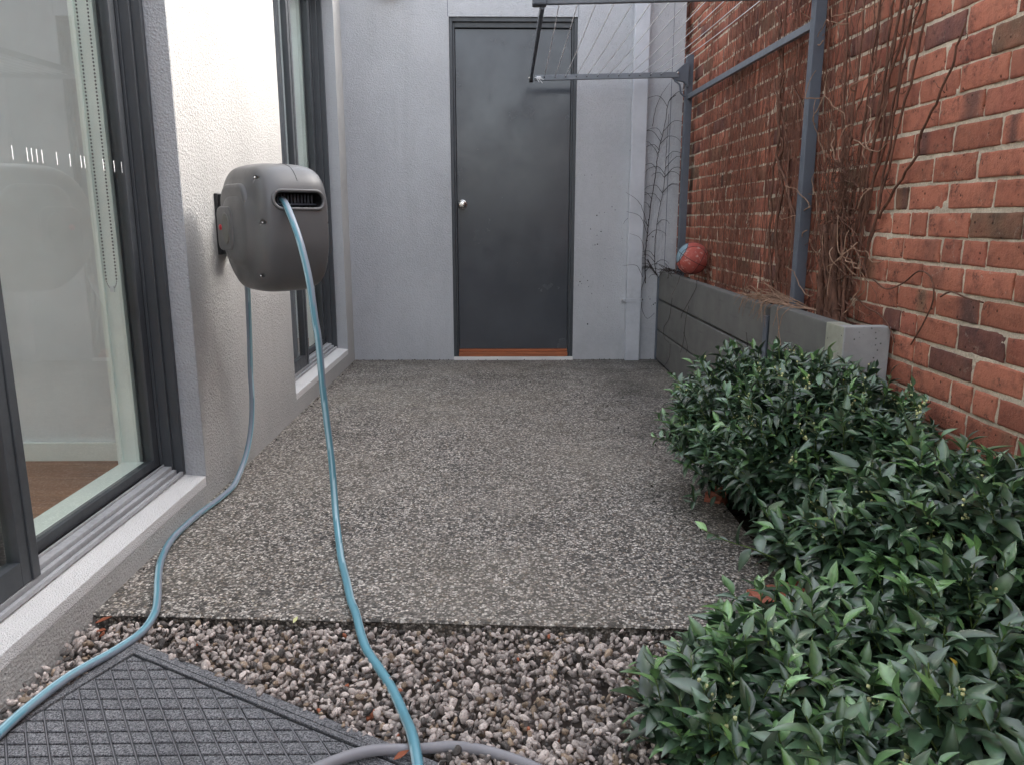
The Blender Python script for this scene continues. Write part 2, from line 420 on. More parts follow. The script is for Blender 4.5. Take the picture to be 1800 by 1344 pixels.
def scatter_rocks(pos, size, cols, name, mat, parent=None):
    T = make_rocks(); n = len(pos); idx = rng.integers(0, len(T), n); Rm = rot_rand(n)
    VV, FF, CC = [], [], []; off = 0
    for k, (tv, tf) in enumerate(T):
        s_ = np.where(idx == k)[0]
        if not len(s_): continue
        V = np.einsum('nij,vj->nvi', Rm[s_], tv)*size[s_][:, None, None]+pos[s_][:, None, :]
        F = tf[None]+(np.arange(len(s_))*len(tv))[:, None, None]+off
        VV.append(V.reshape(-1, 3)); FF.append(F.reshape(-1, 3)); CC.append(np.repeat(cols[s_], len(tv), axis=0)); off += len(s_)*len(tv)
    V = np.concatenate(VV); F = np.concatenate(FF); C_ = np.concatenate(CC)
    me = bpy.data.meshes.new(name); me.vertices.add(len(V)); me.vertices.foreach_set('co', V.astype(np.float32).ravel())
    me.loops.add(F.size); me.loops.foreach_set('vertex_index', F.astype(np.int32).ravel())
    me.polygons.add(len(F)); me.polygons.foreach_set('loop_start', np.arange(0, F.size, 3, dtype=np.int32))
    me.polygons.foreach_set('use_smooth', [True]*len(F))
    me.update(calc_edges=True); me.validate()
    ca = me.color_attributes.new('col', 'FLOAT_COLOR', 'POINT')
    ca.data.foreach_set('color', np.hstack([C_, np.ones((len(C_), 1))]).astype(np.float32).ravel())
    me.materials.append(mat); o = bpy.data.objects.new(name, me); COL.objects.link(o); o.parent = parent; return o
def gravel():
    P = []
    for (lay, n) in ((-.042, 4500), (-.022, 6500), (-.008, 7600)):
        x = rng.uniform(-1.05, .72, n); y = rng.uniform(.75, 1.83, n)
        z = lay+rng.normal(0, .004, n)+.006*snoise(np.stack([x, y, x*0], 1), 11, 5)
        P.append(np.stack([x, y, z], 1))
    P = np.concatenate(P)
    ab = (P[:, :2]-mat_o)@Minv.T
    inside = (ab[:, 0] > .01) & (ab[:, 1] > .01) & (ab[:, 1] < 1.2)
    keep = (P[:, 1] < 1.822-(P[:, 0]+1.02)*.0605-.012) & ~(inside & (P[:, 2] > -.034))
    P = P[keep]; n = len(P)
    size = rng.lognormal(math.log(.0086), .26, n).clip(.0045, .0155); size[inside[keep]] *= .7
    base = np.array([.49, .425, .385]); br = rng.lognormal(0, .28, n).clip(.4, 1.5)[:, None]
    C_ = base*br; t = rng.random(n)
    C_[t < .08] = np.array([.33, .25, .18])*rng.uniform(.7, 1.3, ((t < .08).sum(), 1))
    C_[(t > .12) & (t < .30)] = np.array([.13, .115, .105])*rng.uniform(.5, 1.2, (((t > .12) & (t < .30)).sum(), 1))
    C_[t > .996] = np.array([.38, .13, .07])
    return scatter_rocks(P, size, C_.clip(.01, .8), 'gravel', M['gravel'])
tag(gravel(), 'strip of mixed grey and brown crushed gravel stones in front of the patio', 'gravel', kind='stuff')
gs = bx('gravel_base', M['fines'], None, W, .72, -3, 1.80, -.11, -.062); gs['kind'] = 'structure'
def crumbs():
    n = 240
    x = np.concatenate([rng.uniform(-1.05, 1.1, 110), W+.012+np.abs(rng.normal(0, .01, 70)), rng.uniform(.55, .78, 60)])
    y = np.concatenate([YB-.006-np.abs(rng.normal(0, .015, 110)), rng.uniform(1.9, 5.4, 70), rng.uniform(1.9, 4.2, 60)])
    P = np.stack([x, y, np.full(n, .003)], 1)
    C_ = np.array([.06, .052, .045])*rng.lognormal(0, .5, (n, 1))
    C_[rng.random(n) < .12] = (.45, .42, .36)
    return scatter_rocks(P, rng.uniform(.002, .0058, n), C_.clip(0, .6), 'debris', M['gravel'])
tag(crumbs(), 'dark crumbs and grit gathered along the wall bases on the patio', 'debris', kind='stuff')

# ---------------------------------------------------------------- house on the left
house = thing('house', (W, 2.0, 0), 'cream rendered house wall with charcoal framed glazing and white sills', 'house')
w1y, w2a, w2b = 2.647, 3.885, 5.275
HT = 2.95
def wallface(mb, y0, y1, z0, z1): mb.box(W-.25, W, y0, y1, z0, z1)
b = MB()
wallface(b, w1y, w2a, -.12, HT); wallface(b, w2b, YB+.3, -.12, HT)
b.box(W-.25, W, w2a, w2b, -.12, .085); b.box(W-.25, W, w2a, w2b, 2.43, HT)
b.box(W-.25, W, -6, w1y, -.12, .065); b.box(W-.25, W, -6, w1y, 2.55, HT)
b.box(W-.25, W, -6, -1.2, .065, 2.55)
hw = b.build('wall', M['stucco_cream'], house)
# reveals, greyer and darker than the wall face, lining the openings, 3 mm proud of the core wall
def reveal(y, z0, z1, side):
    return bx('window_reveal', M['stucco_reveal'], house, (W-.085, W+.001, y-.004, y+.004, z0, z1) if True else None)
bx('window_reveal', M['stucco_reveal'], house, (W-.085, W-.001, w1y-.005, w1y+.001, .10, 2.548))
bx('window_reveal', M['stucco_reveal'], house, (W-.085, W-.001, w2b-.005, w2b+.001, .118, 2.428))
bx('window_reveal', M['stucco_reveal'], house, (W-.085, W-.001, w2a-.001, w2a+.005, .118, 2.428))
# sloped white sills
def sill(y0, y1, zo, zi):
    m = MB(); m.add([(W+.0012, y0, zo-.035), (W+.0012, y1, zo-.035), (W+.0012, y0, zo), (W+.0012, y1, zo), (W-.13, y0, zi), (W-.13, y1, zi), (W-.13, y0, zo-.035), (W-.13, y1, zo-.035)],
                    [(0,1,3,2), (2,3,5,4), (0,2,4,6), (1,7,5,3), (0,6,7,1)])
    return m.build('sill', M['sill'], house, bevel=.003)
sill(-1.2, w1y-.006, .100, .112); sill(w2a+.006, w2b-.006, .118, .130)
b = MB()      # cement skirt stain line where wall meets slab
# ---- glazing builder: outer frame, outer (near) sash, inner (far) sash
def glazing(name, label, y0, y1, z0, z1, ym, XO):
    D = bpy.data.objects.new(name, None); COL.objects.link(D); D.parent = house; D.location = (0, 0, 0)
    D.empty_display_size = .1
    D['label'] = label
    fo = XO                        # outer face of frame
    # perimeter frame with stepped mouldings
    bx('frame', M['alu'], D,
       (fo-.030, fo, y1-.022, y1, z0, z1), (fo-.062, fo-.030, y1-.034, y1, z0, z1), (fo-.125, fo-.062, y1-.040, y1, z0, z1),
       (fo-.030, fo, y0, y0+.022, z0, z1), (fo-.125, fo-.030, y0, y0+.036, z0, z1),
       (fo-.030, fo, y0+.022, y1-.022, z1-.03, z1), (fo-.125, fo-.030, y0+.036, y1-.034, z1-.045, z1), bevel=.002)
    # bottom track: outer lip, black drain groove, worn upstand, raised rail
    bx('track', M['alu_track'], D, (fo-.012, fo, y0+.022, y1-.022, z0, z0+.013), (fo-.032, fo-.018, y0+.022, y1-.034, z0, z0+.024),
       (fo-.068, fo-.034, y0+.036, y1-.034, z0, z0+.036), (fo-.063, fo-.058, y0+.036, y1-.036, z0+.036, z0+.044), bevel=.0015)
    bx('drain_groove', M['gap'], D, (fo-.0185, fo-.0115, y0+.022, y1-.034, z0, z0+.006), (fo-.0345, fo-.0315, y0+.022, y1-.034, z0, z0+.012),
       (fo-.072, fo-.0675, y0+.036, y1-.036, z0, z0+.045), (fo-.074, fo-.0712, y1-.0415, y1-.040, z0+.03, z1-.05))
    zi = z0+.03
    # outer sash (near part of the opening)
    bx('sash', M['alu'], D, (fo-.052, fo-.018, ym-.036, ym, z0+.026, z1-.046), (fo-.058, fo-.014, ym, ym+.030, z0+.026, z1-.046),
       (fo-.052, fo-.018, y0+.037, y0+.09, z0+.026, z1-.046), (fo-.052, fo-.018, y0+.09, ym-.036, z0+.026, z0+.088),
       (fo-.052, fo-.018, y0+.09, ym-.036, z1-.10, z1-.046), bevel=.002)
    bx('glass', M['glass'], D, (fo-.038, fo-.034, y0+.088, ym-.034, z0+.086, z1-.098))
    # inner sash (far part)
    bx('sash', M['alu'], D, (fo-.100, fo-.072, y1-.078, y1-.0405, z0+.026, z1-.047), (fo-.100, fo-.072, ym-.03, ym+.012, z0+.026, z1-.047),
       (fo-.100, fo-.072, ym+.012, y1-.078, z0+.026, z0+.072), (fo-.100, fo-.072, ym+.012, y1-.078, z1-.098, z1-.047), bevel=.002)
    bx('glass', M['glass'], D, (fo-.084, fo-.080, ym+.010, y1-.076, z0+.070, z1-.096))
    return D
XO = W-.070
door1 = glazing('sliding_door', 'wide charcoal framed sliding glass panel nearest the camera', -1.2, w1y-.006, .112, 2.545, 1.755, XO)
win2 = glazing('window', 'narrow tall charcoal framed window beyond the hose reel', w2a+.006, w2b-.006, .128, 2.425, 4.50, XO)
# white tick decals on the sliding glass
for y, t in zip([1.936, 1.998, 2.059, 2.079, 2.101, 2.125, 2.193, 2.259, 2.317, 2.336, 2.443, 2.511, 2.56], [0]*13):
    d = MB(); d.box(XO-.0799, XO-.0792, y-.0012, y+.0012, 1.144, 1.178); d.build('decal', M['decal'], door1)
# inside: liners, end wall, skirting, floor, ceiling with unseen openings added to light the rooms
IX = W-.205
bx('window_liner', M['white'], house, (IX-.045, XO-.126, w1y-.075, w1y-.05, .14, 2.545), (IX-.062, IX-.045, w1y-.085, w1y+.05, .10, 2.60), bevel=.002)
bx('window_sill_board', M['white'], house, (IX-.05, XO-.105, -1.2, w1y-.08, .14, .178), bevel=.003)
bx('interior_wall', M['plaster'], house, (-5.2, IX-.05, 2.84, 2.94, .0, 2.7), (-5.3, -5.2, -3, 2.94, 0, 2.7), (-5.2, IX-.05, -3.1, -3, 0, 2.7), (IX-.046, IX-.044, w1y+.05, 2.84, 0, 2.7),
   (-5.2, IX-.05, 5.9, 6.0, .0, 2.7), (-5.3, -5.2, 2.94, 5.9, 0, 2.7))
bx('skirting', M['white'], house, (-5.19, IX-.06, 2.822, 2.8385, .1, .172), bevel=.003)
bx('interior_floor', M['boards'], house, -5.2, IX+.02, -3, 5.9, .0, .1)
bx('interior_ceiling', M['plaster'], house, (-5.2, IX, -3, -.2, 2.7, 2.8), (-5.2, IX, 1.9, 3.1, 2.7, 2.8), (-5.2, -4.3, -.2, 1.9, 2.7, 2.8), (-2.5, IX, -.2, 1.9, 2.7, 2.8), (-5.2, IX, 4.9, 6.0, 2.7, 2.8), (-5.2, -3.5, 3.1, 4.9, 2.7, 2.8), (-1.9, IX, 3.1, 4.9, 2.7, 2.8))
bx('window_liner', M['white'], house, (IX-.045, XO-.126, w2b-.075, w2b-.05, .14, 2.42), bevel=.002)
# curtain band seen through the second window
bx('roof_edge', M['alu'], house, W-.28, W+.03, -6, YB-.02, HT, HT+.04)
# roller blind chain behind the glass
bl = thing('blind_chain', (IX+.02, 2.62, 2.5), 'beaded loop of blind chain hanging against the white inner window jamb', 'blind chain')
c = MB(); 
def bead(mb, p, r):
    v = []; 
    for a in (-.6, .6):
        for k in range(6): v.append((p[0]+r*math.cos(a)*math.cos(k*1.047), p[1]+r*math.cos(a)*math.sin(k*1.047), p[2]+r*math.sin(a)))
    v += [(p[0], p[1], p[2]-r), (p[0], p[1], p[2]+r)]
    f = [(k, (k+1) % 6, 6+(k+1) % 6, 6+k) for k in range(6)]+[(12, (k+1) % 6, k) for k in range(6)]+[(13, 6+k, 6+(k+1) % 6) for k in range(6)]
    mb.add(v, f)
cx, cy = IX-.018, w1y-.083
xa, xb = cx-.017, cx+.017
z = 2.5; zb = .775
while z > zb+.03: 
    wq = 0 
    for xx in (xa, xb): bead(c, (xx, cy, z), .0034)
    z -= .0110
for k in range(13):
    a = math.pi+math.pi*k/12; bead(c, (cx+.017*math.cos(a), cy, zb+.03+.03*math.sin(a)), .0022)
c.build('chain', M['jute'], bl, smooth=True)
cw = MB(); cw.box(cx-.006, cx+.006, cy-.004, cy+.004, zb-.012, zb+.008); cw.build('chain_weight', M['line'], bl, bevel=.001)

# ---------------------------------------------------------------- garage wall at the end with its door
gar = thing('garage', (.1, YB, 0), 'blue-grey rendered end wall with a charcoal flush door', 'garage')
dx0, dx1, dz0, dz1 = -.342, .520, .0, 2.315
b = MB(); th = .24
b.box(W-.3, dx0, YB, YB+th, -.12, 2.80); b.box(dx1, 1.243, YB, YB+th, -.12, 2.80); b.box(dx0, dx1, YB, YB+th, dz1, 2.80)
b.build('wall', M['stucco_grey'], gar)
bx('roof_edge', M['alu'], gar, W, 1.26, YB-.03, YB+th, 2.80, 2.84)
for x, za, zb_ in ((dx0-.006, dz1, 2.80), (dx1+.004, dz1, 2.80), (1.163, 0, 2.80)): bx('control_joint', M['post'], gar, x-.0016, x+.0016, YB-.0012, YB+.002, za, zb_)
bx('door_frame', M['alu'], gar, (dx0, dx0+.022, YB+.012, YB+.11, 0, dz1), (dx0+.022, dx0+.036, YB+.030, YB+.11, 0, dz1-.02), (dx1-.022, dx1, YB+.012, YB+.11, 0, dz1), (dx1-.036, dx1-.022, YB+.030, YB+.11, 0, dz1-.02),
   (dx0+.022, dx1-.022, YB+.012, YB+.11, dz1-.028, dz1), (dx0+.036, dx1-.036, YB+.030, YB+.11, dz1-.062, dz1-.028), bevel=.003)
dr = bx('door', M['door'], gar, dx0+.038, dx1-.038, YB+.050, YB+.09, .0715, dz1-.066, bevel=.002)
bx('door_threshold', M['thresh'], gar, (dx0+.037, dx1-.037, YB-.002, YB+.12, .022, .052), (dx0+.037, dx1-.037, YB+.030, YB+.118, .052, .070), bevel=.004)
bx('door_light_block', M['gap'], gar, dx0+.02, dx1-.02, YB+.125, YB+.15, .01, dz1-.01)  # unseen black panel added to block light leaking in under the door
bx('doorstep', M['sill'], gar, (dx0, dx1, YB-.022, YB+.012, -.02, .021), bevel=.004)
kx, kz = -.268, 1.098
def lathe(prof, n=28):
    G = [[(r*math.cos(a), r*math.sin(a), h) for a in np.arange(n)*2*math.pi/n] for r, h in prof]
    return np.array(G)
k = MB(); G = lathe([(.001, .066), (.010, .067), (.018, .064), (.0255, .055), (.027, .045), (.022, .034), (.012, .027), (.011, .014), (.030, .012), (.034, .006), (.034, 0)])
G = np.stack([G[..., 0]+kx, YB+.050-G[..., 2], G[..., 1]+kz], -1); k.grid(G[:, ::-1], close_u=True); k.build('door_knob', M['chrome'], dr, smooth=True)
k = MB(); k.box(kx-.002, kx+.002, YB-.0185, YB-.0165, kz-.005, kz+.005); k.build('key_slot', M['gap'], dr)
# downpipe
dp = bx('downpipe', M['pipe'], gar, .892, .995, YB-.056, YB-.002, .0, 2.80, bevel=.006)
cl = bx('bracket', M['pipe'], dp, (.886, 1.001, YB-.059, YB-.001, .422, .446), (.858, .886, YB-.012, YB-.0005, .420, .448), (1.001, 1.020, YB-.012, YB-.0005, .420, .448), bevel=.0015)
k = MB()
for x in (.868, 1.012):
    G = lathe([(.001, .006), (.006, .005), (.007, 0)], 10); G = np.stack([G[..., 0]+x, YB-.012-G[..., 2], G[..., 1]+.434], -1); k = MB(); k.grid(G[:, ::-1], close_u=True); k.build('bolt', M['chrome'], dp, smooth=True)
# wall light whose underside just shows at the top edge
lp = bx('lamp_housing', M['alu'], gar, (-.74, -.66, YB-.09, YB-.003, 2.435, 2.56), (-.72, -.68, YB-.11, YB-.09, 2.45, 2.54), bevel=.008)
# chips and marks on the wall: small missing bits of render
ch = MB()
for _ in range(46):
    x = rng.uniform(.55, .87) if rng.random() < .75 else rng.uniform(1.02, 1.2); zz = rng.uniform(.25, 1.3); r = rng.uniform(.0015, .0045)
    ch.box(x-r, x+r, YB-.0014, YB+.001, zz-r*rng.uniform(.5, 1.3), zz+r*rng.uniform(.5, 1.3))
ch.build('dirt_speck', M['gap'], gar)['kind'] = 'stuff'

# ---------------------------------------------------------------- brick boundary wall
bw = thing('brick_wall', (BX, 2, 0), 'tall old red brick boundary wall with cream lime mortar', 'brick wall')
def bricks():
    mb = MB(); L = .2165; H = .0785; J = .0102
    z0 = .9465
    k0, k1 = -14, 24
    for kk in range(k0, k1):
        zb_ = z0+kk*H+J/2; zt = z0+(kk+1)*H-J/2
        ph = 2.138 if kk % 2 == 0 else 2.138+.108+.02
        n0 = int((-5-ph)/L); n1 = int((8.5-ph)/L)
        n = n0
        while n < n1:
            ya, yb = ph+n*L, ph+(n+1)*L
            jj = rng.normal(0, .004, 2)
            segs = [(ya, yb)]
            if rng.random() < .10: ym_ = (ya+yb)/2+rng.normal(0, .012); segs = [(ya, ym_), (ym_, yb)]
            for (a, c_) in segs:
                a2, b2 = a+J/2+rng.uniform(-.002, .002), c_-J/2+rng.uniform(-.002, .002)
                dz = rng.normal(0, .0012, 2)+.0022*math.sin(a*1.9+kk*.8); px = rng.normal(0, .0011)
                t = rng.random()
                if t < .62: col = np.array([.42, .155, .10])*rng.uniform(.75, 1.2)
                elif t < .86: col = np.array([.35, .125, .085])*rng.uniform(.75, 1.15)
                elif t < .955: col = np.array([.17, .080, .070])*rng.uniform(.7, 1.1)
                else: col = np.array([.165, .105, .070])*rng.uniform(.7, 1.1)
                near = -.5 < c_ and a < 6.2 and -.3 < zb_ < 2.7
                ny, nz = (13, 7) if near and a < 3.4 else ((6, 4) if near else (4, 4))
                if ny == 13: u = np.array([0, .011, .035, .12, .24, .37, .5, .63, .76, .88, .965, .989, 1]); v_ = np.array([0, .035, .11, .5, .89, .965, 1])
                else: u = np.linspace(0, 1, ny); v_ = np.linspace(0, 1, nz); u[1] = .03; u[-2] = .97; v_[1] = .08; v_[-2] = .92
                U, V = np.meshgrid(u, v_, indexing='ij')
                Y = a2+(b2-a2)*U; Z = zb_+dz[0]+(zt+dz[1]-zb_-dz[0])*V
                e = np.minimum(np.minimum(U, 1-U)*(b2-a2), np.minimum(V, 1-V)*(zt-zb_))
                P = np.stack([np.zeros_like(Y), Y, Z], -1)
                nz_ = snoise(P, 70, kk*7+n*3+1000)
                X = BX+px-.0015*snoise(P, 25, kk+99)-.0012*nz_+np.where(e < .0005, .0032, 0)+np.where((e > .0005) & (e < .0028), .0008, 0)
                edge_jit = .0021*snoise(P, 95, n+5)
                mY = (U == 0)*1.-(U == 1)*1.; mZ = (V == 0)*1.-(V == 1)*1.
                Y = Y+mY*(edge_jit+.0004*rng.random()); Z = Z+mZ*edge_jit
                # chipped corners
                for cu in (0, 1):
                    for cv in (0, 1):
                        if rng.random() < .35:
                            m_ = (abs(U-cu) < .05) & (abs(V-cv) < .12); X = X+m_*rng.uniform(.001, .004)
                base = np.stack([X, Y, Z], -1)
                colv = np.tile(col, (ny*nz, 1))
                if rng.random() < .30:      # kiln-burnt band across part of the face
                    c0 = rng.uniform(.1, .9); wd = rng.uniform(.08, .3)
                    m_ = np.exp(-((U-c0)/wd)**4).reshape(-1, 1)*rng.uniform(.4, .9)
                    dk = np.array([.085, .058, .055]) if rng.random() < .65 else np.array([.17, .13, .085])
                    colv = colv*(1-m_)+dk*m_
                mb.grid(base[::-1], colv.reshape(ny, nz, 3)[::-1].reshape(-1, 3))
                # sides back into the mortar
                ring = [base[i, 0] for i in range(ny)]+[base[-1, j] for j in range(1, nz)]+[base[i, -1] for i in range(ny-2, -1, -1)]+[base[0, j] for j in range(nz-2, 0, -1)]
                ring = np.array(ring); back = ring.copy(); back[:, 0] = BX+.03
                m2 = len(ring); mb.add(np.vstack([ring, back]), [(i, (i+1) % m2, m2+(i+1) % m2, m2+i) for i in range(m2)], col)
            n += 1
    return mb.build('bricks', M['brick'], bw, smooth=True)
bk = bricks()
mb = MB(); ys = np.linspace(-.5, 6.2, 620); zs = np.linspace(-.15, 2.7, 280)
Yg, Zg = np.meshgrid(ys, zs, indexing='ij'); P = np.stack([Yg*0, Yg, Zg], -1)
Xg = BX+.0048+.0020*snoise(P, 60, 4)+.0014*snoise(P, 23, 8)+.0012*snoise(P, 160, 9)
mb.grid(np.stack([Xg, Yg, Zg], -1)[::-1]); 
mb.box(BX+.012, BX+.22, -5.2, 8.6, -.2, 2.86)
mb.build('mortar', M['mortar'], bw, smooth=False)
bx('coping', M['brick'], bw, BX-.01, BX+.24, -5.2, 8.6, 2.865, 2.93, bevel=.006)

# ---------------------------------------------------------------- raised planter
pl = thing('raised_planter', (1.15, 4, 0), 'low dark grey sleeper planter with a concrete end against the brick wall', 'planter')
PX, PT = 1.123, .052
for i, (za, zb_) in enumerate(((.008, .216), (.226, .434), (.445, .640))):
    s_ = bx('sleeper', M['sleeper'], pl, PX+rng.uniform(-.001, .001), PX+PT, 3.235, 5.468, za, zb_, bevel=.006)
bx('sleeper_gap', M['gap'], pl, PX+.028, PX+.045, 3.236, 5.467, 0.0, .636)
bx('steel_channel', M['post'], pl, (PX-.007, PX+.058, 3.222, 3.2345, 0, .600), (PX-.007, PX-.001, 3.188, 3.222, 0, .600), bevel=.001)
bx('steel_channel', M['post'], pl, (PX-.007, PX+.058, 5.470, 5.482, 0, .60), (PX-.007, PX-.001, 5.482, 5.499, 0, .60), bevel=.001)
bx('concrete_sleeper', M['sleeper'], pl, (PX+.001, PX+PT+.004, 2.620, 3.184, .0, .6525), bevel=.004)
bx('concrete_end', M['conc_lichen'], pl, (PX, PX+PT+.004, 2.484, 2.6195, .0, .6535), bevel=.004)
bx('concrete_end', M['conc'], pl, (PX+.002, BX-.012, 2.478, 2.530, .0, .6545), bevel=.004)
gsoil = MB(); xs = np.linspace(PX+.03, BX+.004, 10); ys = np.linspace(2.5, 5.49, 120)
gsoil.grid(np.array([[(x, y, .600+.016*snoise((x, y, 0), 14, 6)) for x in xs] for y in ys])); gsoil.build('soil', M['soil'], pl, smooth=True)

# ---------------------------------------------------------------- clothesline
cl = thing('clothesline', (1.24, 4.3, .6), 'grey steel fold-out clothesline frame on two posts by the brick wall', 'clothesline')
def post(y, z1): return bx('post', M['post'], cl, 1.216, 1.262, y-.023, y+.023, .45, z1, bevel=.0035)
post(3.20, 2.62); post(5.33, 2.045)
b = MB()
def sbar(mb, p, q, wd, ht):      # rectangular bar between two points
    p, q = np.array(p, float), np.array(q, float); t = (q-p)/np.linalg.norm(q-p); up = np.array([0, 0, 1.]); s1 = np.cross(t, up); s1 /= np.linalg.norm(s1); up = np.cross(s1, t)
    v = [e+s1*a*wd/2+up*c_*ht/2 for e in (p, q) for a, c_ in ((-1, -1), (1, -1), (1, 1), (-1, 1))]
    mb.add(v, [(3,2,1,0), (4,5,6,7)]+[(i, (i+1) % 4, 4+(i+1) % 4, 4+i) for i in range(4)])
sbar(b, (1.24, 3.224, 1.750), (1.24, 5.306, 1.786), .022, .030); b.build('rail', M['arm'], cl, bevel=.002)
FA, FB = (.205, 5.28, 1.893), (1.16, 5.28, 1.915)      # far arm
NA, NB = (.150, 3.30, 1.850), (1.20, 3.30, 1.876)      # near arm
b = MB(); sbar(b, (FA[0]+.02, *FA[1:]), FB, .022, .034); b.build('arm', M['arm'], cl, bevel=.003)
b = MB(); sbar(b, NA, NB, .022, .036); b.build('arm', M['arm'], cl, bevel=.003)
b = MB(); sbar(b, (.168, 3.285, 1.826), (.200, 5.30, 1.892), .018, .030); b.build('front_bar', M['post'], cl, bevel=.003)
bx('corner_cap', M['post'], cl, (.128, .185, 3.262, 3.315, 1.825, 1.876), bevel=.006)
bx('corner_cap', M['black'], cl, (.188, .214, 5.285, 5.325, 1.872, 1.912), bevel=.006)
for (x0_, y0_, z0_) in ((1.15, 5.29, 1.90), (1.15, 3.25, 1.905)):
    m = MB(); v = []
    for yy in (y0_-.016, y0_+.016):
        for (xx, zz) in ((x0_-.03, .0), (x0_-.01, .045), (x0_+.055, .115), (x0_+.075, .115), (x0_+.075, -.075), (x0_+.045, -.035), (x0_-.012, -.022)):
            v.append((xx, yy, z0_+zz*.8))
    m.add(v, [tuple(range(7)), tuple(range(13, 6, -1))]+[(i, 7+i, 7+(i+1) % 7, (i+1) % 7) for i in range(7)]); m.build('hinge_bracket', M['post'], cl, bevel=.003)
t = MB(); t.tube(smooth_path([(1.13, 5.27, 1.88), (1.165, 5.265, 1.85), (1.175, 5.26, 1.80), (1.205, 5.26, 1.775)], .01), .006, 8); t.build('stay', M['post'], cl, smooth=True)
k = MB()
for (x, y, zz) in ((.155, 3.26, 1.862), (1.15, 5.268, 1.925), (.19, 5.28, 1.893)):
    G = lathe([(.0005, .008), (.006, .007), (.007, 0)], 10); G = np.stack([G[..., 0]+x, y-.003-G[..., 2], G[..., 1]+zz], -1); k = MB(); k.grid(G[:, ::-1], close_u=True); k.build('bolt', M['chrome'], cl, smooth=True)
for zz in (1.93, 1.83):
    G = lathe([(.0005, .004), (.005, .003), (.0055, 0)], 10); G = np.stack([G[..., 0]+1.25, 3.177-G[..., 2], G[..., 1]+zz], -1); k = MB(); k.grid(G[:, ::-1], close_u=True); k.build('bolt', M['chrome'], cl, smooth=True)
fa, fb = np.array(FA), np.array(FB); na, nb = np.array(NA), np.array(NB)
for i in range(12):
    s_ = .085+.072*i
    p = fa+(fb-fa)*s_; q = na+(nb-na)*s_
    bx('cord_hole', M['gap'], cl, p[0]-.003, p[0]+.003, 5.2675, 5.270, p[2]-.003, p[2]+.003)
    t = MB(); q2 = q+np.array((0, .012, .004)); p2 = p+np.array((0, -.012, .006))
    pts = [q2+(p2-q2)*u_+np.array((0, 0, -.012*math.sin(math.pi*u_))) for u_ in np.linspace(0, 1, 9)]
    t.tube(pts, .0021, 5); t.build('cord', M['line'], cl, smooth=True)
t = MB()
for dz, dx in ((-.03, .03), (-.015, .06), (-.035, .05), (.0, .045)):
    t.tube(smooth_path([(.222, 5.262, 1.893), (.222+dx*.5, 5.258, 1.893+dz*.2), (.222+dx, 5.25, 1.893+dz)], .01), .0018, 5)
t.box(.235, .262, 5.262, 5.268, 1.886, 1.902); t.build('knotted_end', M['line'], cl)

# ---------------------------------------------------------------- hose reel
reel = thing('hose_reel', (-.84, 2.73, .96), 'boxy dark grey plastic hose reel mounted on the cream wall', 'hose reel')
phi = rad(40); F_ = np.array([math.sin(phi), -math.cos(phi), 0]); A_ = np.array([-math.cos(phi), -math.sin(phi), 0]); U_ = np.array([0, 0, 1.]); C_r = np.array([-.780, 2.712, .968])
def RL(a, d_, z): return C_r+np.multiply.outer(a, A_)+np.multiply.outer(d_, F_)+np.multiply.outer(z, U_)
def prof(th):      # side outline: d (forward), z (up)
    c_, s_ = np.cos(th), np.sin(th); n = 3.9
    r = (abs(c_)**n+abs(s_)**n)**(-1/n)
    d_, z = r*c_, r*s_
    low = np.clip(-z-.20, 0, 1)/.80
    d_ = d_*(1-np.where(d_ > 0, .15, .46)*low**1.35)
    hi = np.clip(z-.3, 0, 1)/.7
    d_ = d_*(1-np.where(d_ > 0, .05, .20)*hi**1.5)
    return d_, z
def casing():
    mb = MB(); nth, ns = 96, 41
    th = np.arange(nth)*2*math.pi/nth; d_, z = prof(th)
    rows = []
    for s_ in np.linspace(-1, 1, ns):
        a = s_
        k = (1-abs(s_)**4*.17)                  # slight pillow, then round shoulders
        edge = np.sqrt(max(0, 1-max(0, (abs(s_)-.76)/.24)**2.4))
        sc = k*(.70+.30*edge)
        rows.append(RL(np.full(nth, a*.128), d_*.203*sc, z*.212*sc))
    G = np.array(rows); mb.grid(G, close_u=True)
    for idx, sg in ((0, -1), (ns-1, 1)):         # dished side caps
        base = G[idx]; cen = base.mean(0); prev = base; 
        rings = [base]
        for f, push in ((.93, .010), (.80, .014), (.60, .015), (.3, .015), (.02, .015)):
            rings.append(cen+(base-cen)*f+A_*push*sg)
        R_ = np.array(rings); mb.grid(R_ if sg > 0 else R_[:, ::-1], close_u=True)
    return mb
cs = casing().build('casing', M['casing'], reel, smooth=True)
bm = bmesh.new(); bm.from_mesh(cs.data); bmesh.ops.remove_doubles(bm, verts=bm.verts, dist=1e-5); bmesh.ops.holes_fill(bm, edges=bm.edges); bmesh.ops.recalc_face_normals(bm, faces=bm.faces); bm.to_mesh(cs.data); bm.free()
